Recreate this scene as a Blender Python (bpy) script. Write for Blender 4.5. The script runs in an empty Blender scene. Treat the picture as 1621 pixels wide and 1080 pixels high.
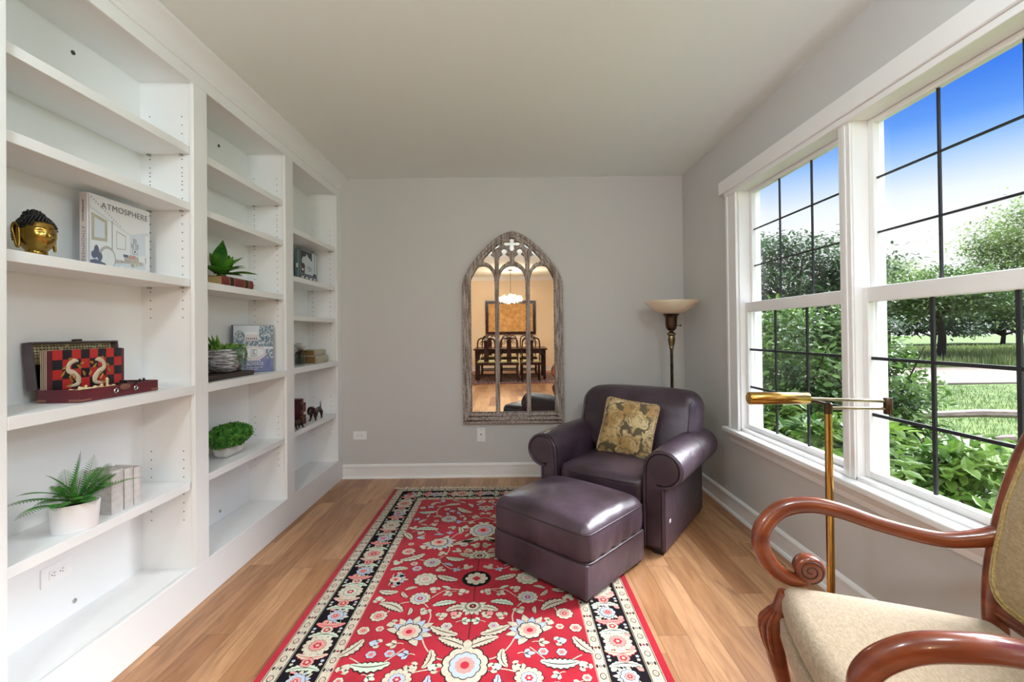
import bpy, bmesh, math, random
from math import sin, cos, pi, radians, sqrt, atan2, floor
from mathutils import Vector, Matrix, Euler
R = random.Random(7)
SC = bpy.context.scene
COL = SC.collection

# ------------------------------------------------------------------ camera
cam_d = bpy.data.cameras.new('camera')
cam = bpy.data.objects.new('camera', cam_d)
COL.objects.link(cam)
cam_d.sensor_fit = 'HORIZONTAL'
cam_d.sensor_width = 36.0
cam_d.lens = 720.0 / 1621 * 36
cam_d.shift_y = -19.861 / 1621
cam_d.clip_start = 0.02
cam_d.clip_end = 500
c_r = Vector((0.99993, -0.004112, -0.0110994))
c_f = Vector((0.0041999, 0.99996, 0.0078999))
c_u = Vector((0.0110665, -0.007946, 0.999907))
cm = Matrix((c_r, c_u, -c_f)).transposed().to_4x4()
cm.translation = Vector((0, 0, 1.318))
cam.matrix_world = cm
SC.camera = cam

# ------------------------------------------------------------------ colour management, world, sun
SC.view_settings.view_transform = 'Standard'
SC.view_settings.look = 'None'
SC.view_settings.exposure = 0.36
SC.view_settings.gamma = 1.0
SC.view_settings.use_curve_mapping = False
SC.cycles.use_denoising = True
SC.cycles.max_bounces = 12
SC.cycles.diffuse_bounces = 6
SC.cycles.glossy_bounces = 5
SC.cycles.transparent_max_bounces = 16
SC.cycles.sample_clamp_indirect = 8.0
SC.cycles.caustics_reflective = False
SC.cycles.caustics_refractive = False


def lin(c):
    o = []
    for v in c[:3]:
        v = v / 255.0
        o.append(v / 12.92 if v <= 0.04045 else ((v + 0.055) / 1.055) ** 2.4)
    return (o[0], o[1], o[2], 1.0)


world = bpy.data.worlds.new('sky')
SC.world = world
world.use_nodes = True
wn = world.node_tree.nodes
wl = world.node_tree.links
wn.clear()
w_out = wn.new('ShaderNodeOutputWorld')
w_bg = wn.new('ShaderNodeBackground')
w_tc = wn.new('ShaderNodeTexCoord')
w_sep = wn.new('ShaderNodeSeparateXYZ')
w_ramp = wn.new('ShaderNodeValToRGB')
w_map = wn.new('ShaderNodeMapRange')
w_mul = wn.new('ShaderNodeVectorMath')
w_mul.operation = 'SCALE'
wl.new(w_tc.outputs['Generated'], w_sep.inputs[0])
wl.new(w_sep.outputs['Z'], w_ramp.inputs['Fac'])
wl.new(w_sep.outputs['Z'], w_map.inputs['Value'])
w_map.inputs['From Min'].default_value = 0.50
w_map.inputs['From Max'].default_value = 0.75
w_map.inputs['To Min'].default_value = 1.0
w_map.inputs['To Max'].default_value = 6.0      # unseen upper sky brightened to add fill light to the room
cr = w_ramp.color_ramp
cr.elements[0].position = 0.16
cr.elements[0].color = lin((252, 253, 255))
cr.elements[1].position = 0.75
cr.elements[1].color = lin((250, 252, 255))
for p_, c_ in ((0.215, (232, 241, 254)), (0.255, (188, 214, 250)), (0.285, (144, 188, 246)), (0.32, (94, 154, 240)), (0.37, (58, 124, 232)), (0.44, (34, 100, 226))):
    e_ = cr.elements.new(p_)
    e_.color = lin(c_)
wl.new(w_ramp.outputs[0], w_mul.inputs[0])
wl.new(w_map.outputs[0], w_mul.inputs['Scale'])
wl.new(w_mul.outputs[0], w_bg.inputs[0])
w_bg.inputs[1].default_value = 0.91
wl.new(w_bg.outputs[0], w_out.inputs[0])

sun_d = bpy.data.lights.new('sun', 'SUN')
sun_d.energy = 12.0
sun_d.angle = radians(40)
sun_d.color = (0.93, 0.97, 1.0)
sun = bpy.data.objects.new('sun', sun_d)
COL.objects.link(sun)
sun.rotation_euler = Vector((0.75, 0.30, 0.60)).to_track_quat('Z', 'Y').to_euler()


# ------------------------------------------------------------------ materials
def nodes_of(m):
    return m.node_tree.nodes, m.node_tree.links


def pmat(name, col, rough=0.5, metal=0.0, spec=0.5, col2=None, nscale=8.0, stretch=(1, 1, 1), lo=0.35, hi=0.65,
         bump=0.0, bscale=60.0, coat=0.0, emit=None, estr=0.0, sheen=0.0, detail=4.0, trans=0.0, sss=0.0, bdist=0.01):
    m = bpy.data.materials.new(name)
    m.use_nodes = True
    n, l = nodes_of(m)
    b = n['Principled BSDF']
    b.inputs['Base Color'].default_value = lin(col)
    b.inputs['Roughness'].default_value = rough
    b.inputs['Metallic'].default_value = metal
    b.inputs['Specular IOR Level'].default_value = spec
    b.inputs['Coat Weight'].default_value = coat
    b.inputs['Sheen Weight'].default_value = sheen
    b.inputs['Transmission Weight'].default_value = trans
    if sss:
        b.inputs['Subsurface Weight'].default_value = sss
    if emit:
        b.inputs['Emission Color'].default_value = lin(emit)
        b.inputs['Emission Strength'].default_value = estr
    tc = n.new('ShaderNodeTexCoord')
    if col2 is not None:
        mp = n.new('ShaderNodeMapping')
        mp.inputs['Scale'].default_value = stretch
        l.new(tc.outputs['Object'], mp.inputs['Vector'])
        no = n.new('ShaderNodeTexNoise')
        no.inputs['Scale'].default_value = nscale
        no.inputs['Detail'].default_value = detail
        l.new(mp.outputs[0], no.inputs['Vector'])
        ra = n.new('ShaderNodeValToRGB')
        ra.color_ramp.elements[0].position = lo
        ra.color_ramp.elements[0].color = lin(col)
        ra.color_ramp.elements[1].position = hi
        ra.color_ramp.elements[1].color = lin(col2)
        l.new(no.outputs['Fac'], ra.inputs[0])
        l.new(ra.outputs[0], b.inputs['Base Color'])
    if bump:
        nb = n.new('ShaderNodeTexNoise')
        nb.inputs['Scale'].default_value = bscale
        nb.inputs['Detail'].default_value = 5.0
        l.new(tc.outputs['Object'], nb.inputs['Vector'])
        bp = n.new('ShaderNodeBump')
        bp.inputs['Strength'].default_value = bump
        bp.inputs['Distance'].default_value = bdist
        l.new(nb.outputs['Fac'], bp.inputs['Height'])
        l.new(bp.outputs[0], b.inputs['Normal'])
    return m


def glass_mat(name, tint=(255, 255, 255), refl=1.0):
    m = bpy.data.materials.new(name)
    m.use_nodes = True
    n, l = nodes_of(m)
    n.clear()
    o = n.new('ShaderNodeOutputMaterial')
    mx = n.new('ShaderNodeMixShader')
    tr = n.new('ShaderNodeBsdfTransparent')
    tr.inputs[0].default_value = lin(tint)
    gl = n.new('ShaderNodeBsdfGlossy')
    gl.inputs['Roughness'].default_value = 0.02
    fr = n.new('ShaderNodeLayerWeight')
    fr.inputs['Blend'].default_value = 0.5
    pw = n.new('ShaderNodeMath')
    pw.operation = 'POWER'
    pw.inputs[1].default_value = 4.0
    mu = n.new('ShaderNodeMath')
    mu.operation = 'MULTIPLY_ADD'
    mu.inputs[1].default_value = 0.5 * refl
    mu.inputs[2].default_value = 0.02 * refl
    l.new(fr.outputs['Facing'], pw.inputs[0])
    l.new(pw.outputs[0], mu.inputs[0])
    l.new(mu.outputs[0], mx.inputs[0])
    l.new(tr.outputs[0], mx.inputs[1])
    l.new(gl.outputs[0], mx.inputs[2])
    l.new(mx.outputs[0], o.inputs[0])
    return m


def floor_mat():
    m = bpy.data.materials.new('plank_floor')
    m.use_nodes = True
    n, l = nodes_of(m)
    b = n['Principled BSDF']

    def ma(op, a, c=None):
        k = n.new('ShaderNodeMath')
        k.operation = op
        for i, v in enumerate((a, c)):
            if v is None:
                continue
            if isinstance(v, (int, float)):
                k.inputs[i].default_value = v
            else:
                l.new(v, k.inputs[i])
        return k.outputs[0]
    tc = n.new('ShaderNodeTexCoord')
    sp = n.new('ShaderNodeSeparateXYZ')
    l.new(tc.outputs['Object'], sp.inputs[0])
    W, L = 0.125, 0.95
    xs = ma('DIVIDE', sp.outputs[0], W)
    row = ma('FLOOR', xs)
    wn1 = n.new('ShaderNodeTexWhiteNoise')
    wn1.noise_dimensions = '1D'
    l.new(row, wn1.inputs['W'])
    yo = ma('ADD', ma('DIVIDE', sp.outputs[1], L), ma('MULTIPLY', wn1.outputs['Value'], 9.0))
    cell = ma('FLOOR', yo)
    cb = n.new('ShaderNodeCombineXYZ')
    l.new(row, cb.inputs[0])
    l.new(cell, cb.inputs[1])
    wn2 = n.new('ShaderNodeTexWhiteNoise')
    wn2.noise_dimensions = '2D'
    l.new(cb.outputs[0], wn2.inputs['Vector'])
    ra = n.new('ShaderNodeValToRGB')
    cols = ((0.0, (160, 112, 76)), (0.25, (182, 136, 96)), (0.55, (198, 152, 112)), (0.8, (176, 130, 94)), (1.0, (146, 102, 76)))
    ra.color_ramp.elements[0].color = lin(cols[0][1])
    ra.color_ramp.elements[1].color = lin(cols[-1][1])
    for p, c in cols[1:-1]:
        ra.color_ramp.elements.new(p).color = lin(c)
    l.new(wn2.outputs['Value'], ra.inputs[0])
    # grain
    cg = n.new('ShaderNodeCombineXYZ')
    l.new(ma('MULTIPLY', sp.outputs[0], 26.0), cg.inputs[0])
    l.new(ma('MULTIPLY', sp.outputs[1], 2.6), cg.inputs[1])
    l.new(ma('MULTIPLY', wn2.outputs['Value'], 40.0), cg.inputs[2])
    no = n.new('ShaderNodeTexNoise')
    no.inputs['Scale'].default_value = 1.0
    no.inputs['Detail'].default_value = 6.0
    no.inputs['Distortion'].default_value = 1.2
    l.new(cg.outputs[0], no.inputs['Vector'])
    r2 = n.new('ShaderNodeValToRGB')
    r2.color_ramp.elements[0].position = 0.30
    r2.color_ramp.elements[0].color = (0.60, 0.52, 0.47, 1)
    r2.color_ramp.elements[1].position = 0.62
    r2.color_ramp.elements[1].color = (1.06, 1.06, 1.04, 1)
    l.new(no.outputs['Fac'], r2.inputs[0])
    mx = n.new('ShaderNodeMix')
    mx.data_type = 'RGBA'
    mx.blend_type = 'MULTIPLY'
    mx.inputs[0].default_value = 0.75
    l.new(ra.outputs[0], mx.inputs[6])
    l.new(r2.outputs[0], mx.inputs[7])
    # dark worn marks, long with the grain
    cg2 = n.new('ShaderNodeCombineXYZ')
    l.new(ma('MULTIPLY', sp.outputs[0], 14.0), cg2.inputs[0])
    l.new(ma('MULTIPLY', sp.outputs[1], 3.2), cg2.inputs[1])
    l.new(ma('MULTIPLY', wn2.outputs['Value'], 17.0), cg2.inputs[2])
    n3 = n.new('ShaderNodeTexNoise')
    n3.inputs['Scale'].default_value = 1.0
    n3.inputs['Detail'].default_value = 3.0
    l.new(cg2.outputs[0], n3.inputs['Vector'])
    r3 = n.new('ShaderNodeValToRGB')
    r3.color_ramp.elements[0].position = 0.66
    r3.color_ramp.elements[0].color = (0, 0, 0, 1)
    r3.color_ramp.elements[1].position = 0.78
    r3.color_ramp.elements[1].color = (1, 1, 1, 1)
    l.new(n3.outputs['Fac'], r3.inputs[0])
    mk = n.new('ShaderNodeMix')
    mk.data_type = 'RGBA'
    l.new(ma('MULTIPLY', r3.outputs[0], 0.6), mk.inputs[0])
    l.new(mx.outputs[2], mk.inputs[6])
    mk.inputs[7].default_value = lin((104, 66, 46))
    # seams between planks
    fx = ma('FRACT', xs)
    fy = ma('FRACT', yo)
    sx = ma('LESS_THAN', ma('MINIMUM', fx, ma('SUBTRACT', 1.0, fx)), 0.012)
    sy = ma('LESS_THAN', ma('MINIMUM', fy, ma('SUBTRACT', 1.0, fy)), 0.0016)
    seam = ma('MAXIMUM', sx, sy)
    ms = n.new('ShaderNodeMix')
    ms.data_type = 'RGBA'
    l.new(ma('MULTIPLY', seam, 0.6), ms.inputs[0])
    l.new(mk.outputs[2], ms.inputs[6])
    ms.inputs[7].default_value = lin((96, 62, 42))
    l.new(ms.outputs[2], b.inputs['Base Color'])
    b.inputs['Roughness'].default_value = 0.33
    b.inputs['Specular IOR Level'].default_value = 0.45
    bp = n.new('ShaderNodeBump')
    bp.inputs['Strength'].default_value = 0.25
    bp.inputs['Distance'].default_value = 0.002
    l.new(ma('SUBTRACT', no.outputs['Fac'], seam), bp.inputs['Height'])
    l.new(bp.outputs[0], b.inputs['Normal'])
    return m


def leather_mat(name, c1, c2):
    m = pmat(name, c1, rough=0.36, spec=0.55, col2=c2, nscale=3.2, lo=0.40, hi=0.66, detail=5, bump=0.12, bscale=160, bdist=0.004)
    n, l = nodes_of(m)
    tc = n.new('ShaderNodeTexCoord')
    nb = n.new('ShaderNodeTexNoise')
    nb.inputs['Scale'].default_value = 7.0
    nb.inputs['Detail'].default_value = 2.0
    nb.inputs['Distortion'].default_value = 1.0
    l.new(tc.outputs['Object'], nb.inputs['Vector'])
    b2 = n.new('ShaderNodeBump')
    b2.inputs['Strength'].default_value = 0.35
    b2.inputs['Distance'].default_value = 0.012
    l.new(nb.outputs['Fac'], b2.inputs['Height'])
    prev = [x for x in n if x.type == 'BUMP' and x != b2][0]
    l.new(b2.outputs[0], prev.inputs['Normal'])
    return m


def damask_mat():
    """gold flowers and scrolls woven on olive"""
    m = bpy.data.materials.new('damask')
    m.use_nodes = True
    n, l = nodes_of(m)
    b = n['Principled BSDF']
    tc = n.new('ShaderNodeTexCoord')
    sp = n.new('ShaderNodeSeparateXYZ')
    l.new(tc.outputs['Object'], sp.inputs[0])
    cb = n.new('ShaderNodeCombineXYZ')
    l.new(sp.outputs[0], cb.inputs[0])
    l.new(sp.outputs[2], cb.inputs[1])
    no = n.new('ShaderNodeTexNoise')
    no.inputs['Scale'].default_value = 16.0
    no.inputs['Detail'].default_value = 2.0
    l.new(cb.outputs[0], no.inputs['Vector'])
    mx = n.new('ShaderNodeMix')
    mx.data_type = 'RGBA'
    mx.blend_type = 'LINEAR_LIGHT'
    mx.inputs[0].default_value = 0.05
    l.new(cb.outputs[0], mx.inputs[6])
    l.new(no.outputs['Color'], mx.inputs[7])
    ras = []
    for sc, stops in ((7.5, ((0.0, 0), (0.10, 1), (0.15, 0), (0.19, 1), (0.34, 1), (0.37, 0), (0.41, 1), (0.48, 1), (0.51, 0))),
                      (19.0, ((0.0, 1), (0.22, 1), (0.28, 0), (0.36, 1), (0.42, 0)))):
        vo = n.new('ShaderNodeTexVoronoi')
        vo.voronoi_dimensions = '2D'
        vo.inputs['Scale'].default_value = sc
        vo.inputs['Randomness'].default_value = 0.8
        l.new(mx.outputs[2], vo.inputs['Vector'])
        ra = n.new('ShaderNodeValToRGB')
        el = ra.color_ramp.elements
        el[0].position, el[0].color = stops[0][0], (stops[0][1],) * 3 + (1,)
        el[1].position, el[1].color = stops[-1][0], (stops[-1][1],) * 3 + (1,)
        for p, c in stops[1:-1]:
            el.new(p).color = (c, c, c, 1)
        l.new(vo.outputs['Distance'], ra.inputs[0])
        ras.append(ra)
    mm = n.new('ShaderNodeMath')
    mm.operation = 'MAXIMUM'
    l.new(ras[0].outputs[0], mm.inputs[0])
    l.new(ras[1].outputs[0], mm.inputs[1])
    n2 = n.new('ShaderNodeTexNoise')
    n2.inputs['Scale'].default_value = 9.0
    l.new(tc.outputs['Object'], n2.inputs['Vector'])
    rg = n.new('ShaderNodeValToRGB')
    rg.color_ramp.elements[0].position = 0.4
    rg.color_ramp.elements[0].color = lin((176, 138, 82))
    rg.color_ramp.elements[1].position = 0.6
    rg.color_ramp.elements[1].color = lin((214, 192, 140))
    l.new(n2.outputs['Fac'], rg.inputs[0])
    fm = n.new('ShaderNodeMix')
    fm.data_type = 'RGBA'
    l.new(mm.outputs[0], fm.inputs[0])
    fm.inputs[6].default_value = lin((92, 80, 52))
    l.new(rg.outputs[0], fm.inputs[7])
    l.new(fm.outputs[2], b.inputs['Base Color'])
    b.inputs['Roughness'].default_value = 0.55
    b.inputs['Sheen Weight'].default_value = 0.3
    bp = n.new('ShaderNodeBump')
    bp.inputs['Strength'].default_value = 0.4
    bp.inputs['Distance'].default_value = 0.003
    l.new(mm.outputs[0], bp.inputs['Height'])
    l.new(bp.outputs[0], b.inputs['Normal'])
    return m


def leaf_mat(name, c1, c2, nscale=3.0, trans=0.25, rough=0.45):
    m = bpy.data.materials.new(name)
    m.use_nodes = True
    n, l = nodes_of(m)
    b = n['Principled BSDF']
    o = n['Material Output']
    tc = n.new('ShaderNodeTexCoord')
    no = n.new('ShaderNodeTexNoise')
    no.inputs['Scale'].default_value = nscale
    no.inputs['Detail'].default_value = 4
    l.new(tc.outputs['Object'], no.inputs['Vector'])
    ra = n.new('ShaderNodeValToRGB')
    ra.color_ramp.elements[0].position = 0.35
    ra.color_ramp.elements[0].color = lin(c1)
    ra.color_ramp.elements[1].position = 0.65
    ra.color_ramp.elements[1].color = lin(c2)
    l.new(no.outputs['Fac'], ra.inputs[0])
    l.new(ra.outputs[0], b.inputs['Base Color'])
    b.inputs['Roughness'].default_value = rough
    b.inputs['Specular IOR Level'].default_value = 0.35
    t = n.new('ShaderNodeBsdfTranslucent')
    l.new(ra.outputs[0], t.inputs[0])
    mx = n.new('ShaderNodeMixShader')
    mx.inputs[0].default_value = trans
    l.new(b.outputs[0], mx.inputs[1])
    l.new(t.outputs[0], mx.inputs[2])
    l.new(mx.outputs[0], o.inputs[0])
    return m


M = {}
M['wall'] = pmat('wall_paint', (206, 205, 203), 0.75, spec=0.2, bump=0.03, bscale=120)
M['ceiling'] = pmat('ceiling_paint', (238, 244, 242), 0.85, spec=0.1)
M['peach'] = pmat('dining_wall_paint', (240, 220, 194), 0.75, spec=0.2)
M['white'] = pmat('white_trim_paint', (240, 240, 240), 0.38, spec=0.4)
M['shelf'] = pmat('white_bookcase_paint', (240, 241, 241), 0.42, spec=0.35)
M['floor'] = floor_mat()
M['hole'] = pmat('pin_hole_dark', (70, 68, 64), 0.8)
M['plate'] = pmat('white_plastic', (244, 244, 244), 0.3)
M['slot'] = pmat('outlet_slot', (40, 40, 40), 0.6)
M['glass'] = glass_mat('window_glass')
M['vaseglass'] = glass_mat('vase_glass', (240, 246, 250), 1.2)
M['grille'] = pmat('window_grille_dark', (42, 42, 46), 0.45, spec=0.4)
M['leather'] = leather_mat('aubergine_leather', (54, 40, 48), (82, 66, 78))
M['piping'] = pmat('leather_piping', (52, 38, 46), 0.4)
M['stitch'] = pmat('pale_stitching', (150, 132, 128), 0.7)
M['darkfoot'] = pmat('dark_foot', (34, 26, 24), 0.5)
M['damask'] = damask_mat()
M['goldcord'] = pmat('gold_cord', (206, 184, 138), 0.6, col2=(150, 112, 70), nscale=90)
M['redback'] = pmat('red_velvet', (120, 34, 42), 0.8)
M['brass'] = pmat('polished_brass', (172, 132, 66), 0.18, metal=1.0, col2=(194, 156, 88), nscale=5)
M['agedbrass'] = pmat('aged_brass', (112, 96, 70), 0.28, metal=1.0, col2=(150, 134, 104), nscale=14)
M['bronze'] = pmat('dark_bronze', (86, 68, 54), 0.3, metal=1.0)
M['alabaster'] = pmat('alabaster_glass', (240, 214, 184), 0.35, sss=0.2, col2=(248, 230, 206), nscale=6)
M['weathered'] = pmat('weathered_wood', (116, 98, 86), 0.7, col2=(196, 185, 178), nscale=7, stretch=(9, 9, 0.9), lo=0.36, hi=0.64, detail=8, bump=0.4, bscale=70, bdist=0.004)
M['mirror'] = pmat('silvered_glass', (236, 236, 234), 0.01, metal=1.0)
M['cherry'] = pmat('cherry_wood', (100, 40, 20), 0.24, col2=(130, 62, 32), nscale=4, stretch=(1, 1, 5), coat=0.5)
M['groove'] = pmat('carved_groove', (52, 20, 12), 0.5)
M['velvet'] = pmat('tan_chenille', (150, 130, 106), 0.9, sheen=0.2, col2=(172, 152, 126), nscale=75, stretch=(1, 3, 1), bump=0.35, bscale=240, bdist=0.003)
M['velvetback'] = pmat('tan_chenille_back', (150, 126, 86), 0.85, sheen=0.3, col2=(176, 152, 110), nscale=60, stretch=(1, 1, 3), bump=0.35, bscale=240, bdist=0.003)
M['gimp'] = pmat('gold_gimp', (150, 124, 72), 0.5, col2=(188, 164, 108), nscale=120, bump=0.5, bscale=200)
M['soil'] = pmat('potting_soil', (44, 36, 30), 0.95)
M['whitepot'] = pmat('white_ceramic', (238, 237, 240), 0.4)
M['marble'] = pmat('whitewashed_stone', (226, 222, 218), 0.7, col2=(196, 188, 182), nscale=14)
M['fern'] = leaf_mat('fern_green', (42, 128, 44), (96, 170, 62), 18)
M['ferndry'] = leaf_mat('fern_tip', (70, 92, 62), (110, 130, 92), 18)
M['agave'] = leaf_mat('broad_leaf_green', (40, 104, 26), (104, 164, 58), 9, 0.12, 0.35)
M['succ'] = leaf_mat('succulent_green', (58, 124, 44), (158, 186, 84), 30, 0.1, 0.4)
M['ivy'] = leaf_mat('trailing_green', (86, 128, 96), (150, 180, 140), 30, 0.1, 0.5)
M['box'] = leaf_mat('boxwood_green', (30, 100, 30), (116, 178, 74), 26, 0.15, 0.5)
M['petal'] = pmat('white_petal', (246, 246, 244), 0.6, sss=0.1)
M['woven'] = pmat('grey_woven_pot', (92, 92, 96), 0.7, col2=(196, 196, 198), nscale=26, stretch=(1, 1, 6), lo=0.42, hi=0.60, bump=0.5, bscale=80)
M['darkwood'] = pmat('dark_wood', (40, 28, 26), 0.45, col2=(62, 42, 38), nscale=6, stretch=(1, 6, 1))
M['gold'] = pmat('aged_gold', (140, 108, 46), 0.26, metal=1.0, col2=(182, 148, 74), nscale=10)
M['blackhair'] = pmat('black_lacquer', (14, 12, 14), 0.3)
M['lacquer'] = pmat('burgundy_lacquer', (92, 30, 42), 0.35, col2=(112, 40, 48), nscale=12)
M['greylacquer'] = pmat('dusty_lacquer', (84, 72, 78), 0.45, col2=(104, 88, 92), nscale=9)
M['redsq'] = pmat('red_square', (196, 44, 40), 0.35)
M['blacksq'] = pmat('black_square', (26, 26, 36), 0.3)
M['cloth'] = pmat('script_lining', (208, 190, 148), 0.8, col2=(168, 146, 104), nscale=60)
M['inkdark'] = pmat('dark_ink', (66, 60, 58), 0.6)
M['inkgrey'] = pmat('grey_ink', (128, 126, 128), 0.6)
M['pearl'] = pmat('painted_pearl', (222, 206, 178), 0.4)
M['goldpaint'] = pmat('gold_paint', (176, 120, 50), 0.4)
M['bone'] = pmat('bone', (224, 206, 160), 0.5)
M['steel'] = pmat('steel', (190, 190, 188), 0.25, metal=1.0)
M['copper'] = pmat('worn_copper', (160, 112, 96), 0.45, metal=0.6)
M['page'] = pmat('page_block', (206, 180, 130), 0.85, col2=(176, 148, 98), nscale=40, stretch=(1, 1, 12))
M['pagewhite'] = pmat('white_pages', (236, 234, 228), 0.85)
M['burgundy'] = pmat('burgundy_leather_book', (104, 28, 32), 0.45, col2=(126, 44, 44), nscale=18)
M['oxblood'] = pmat('oxblood_leather_book', (64, 20, 30), 0.4, col2=(84, 30, 40), nscale=18)
M['greybook'] = pmat('grey_linen_book', (200, 196, 194), 0.9, col2=(216, 212, 210), nscale=34, stretch=(1, 1, 1.4), bump=0.3, bscale=140)
M['greypage'] = pmat('grey_page_block', (190, 184, 180), 0.9, col2=(168, 162, 158), nscale=50, stretch=(14, 1, 1))
M['linenbook'] = pmat('beige_linen_book', (190, 184, 164), 0.85, col2=(168, 164, 146), nscale=24)
M['oldpage'] = pmat('old_page_block', (134, 102, 58), 0.9, col2=(104, 76, 42), nscale=50, stretch=(1, 1, 14))
M['blackband'] = pmat('black_band', (28, 22, 22), 0.4)
M['pinkspine'] = pmat('pink_grey_spine', (206, 190, 186), 0.6)
M['cover'] = pmat('pale_cover', (226, 228, 230), 0.35)
M['paleblue'] = pmat('pale_blue_print', (206, 214, 222), 0.35)
M['bluegrey'] = pmat('slate_print', (98, 104, 124), 0.4)
M['printblue'] = pmat('water_print', (104, 110, 158), 0.35, col2=(132, 136, 176), nscale=14)
M['printtree'] = pmat('tree_print', (92, 112, 128), 0.4, col2=(196, 206, 212), nscale=60, lo=0.42, hi=0.62)
M['printpink'] = pmat('house_print', (214, 202, 204), 0.4)
M['tealgrey'] = pmat('teal_grey_book', (96, 118, 124), 0.5)
M['pinkrose'] = pmat('rose_print', (196, 150, 140), 0.4)
# the outdoors
M['lawn'] = pmat('lawn', (62, 84, 42), 0.9, spec=0.1, col2=(98, 114, 68), nscale=2.2, detail=9, bump=0.6, bscale=30, bdist=0.05)
M['road'] = pmat('concrete_road', (116, 106, 98), 0.9, spec=0.1, col2=(128, 119, 111), nscale=2)
M['rail'] = pmat('grey_split_rail', (104, 92, 85), 0.85, col2=(134, 121, 114), nscale=9, stretch=(1, 8, 8))
M['bark'] = pmat('bark', (44, 34, 28), 0.9)
M['shrubleaf'] = leaf_mat('shrub_leaf', (32, 60, 24), (96, 130, 58), 2.4, 0.3)
M['bedleaf'] = leaf_mat('bed_leaf', (48, 86, 30), (118, 148, 64), 2.6, 0.3)
M['treedark'] = leaf_mat('tree_leaf_dark', (36, 58, 38), (74, 100, 68), 0.8, 0.3)
M['treemid'] = leaf_mat('tree_leaf_mid', (52, 80, 40), (108, 134, 76), 0.7, 0.3)
M['treelight'] = leaf_mat('tree_leaf_light', (80, 110, 60), (144, 164, 100), 0.6, 0.35)


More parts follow.
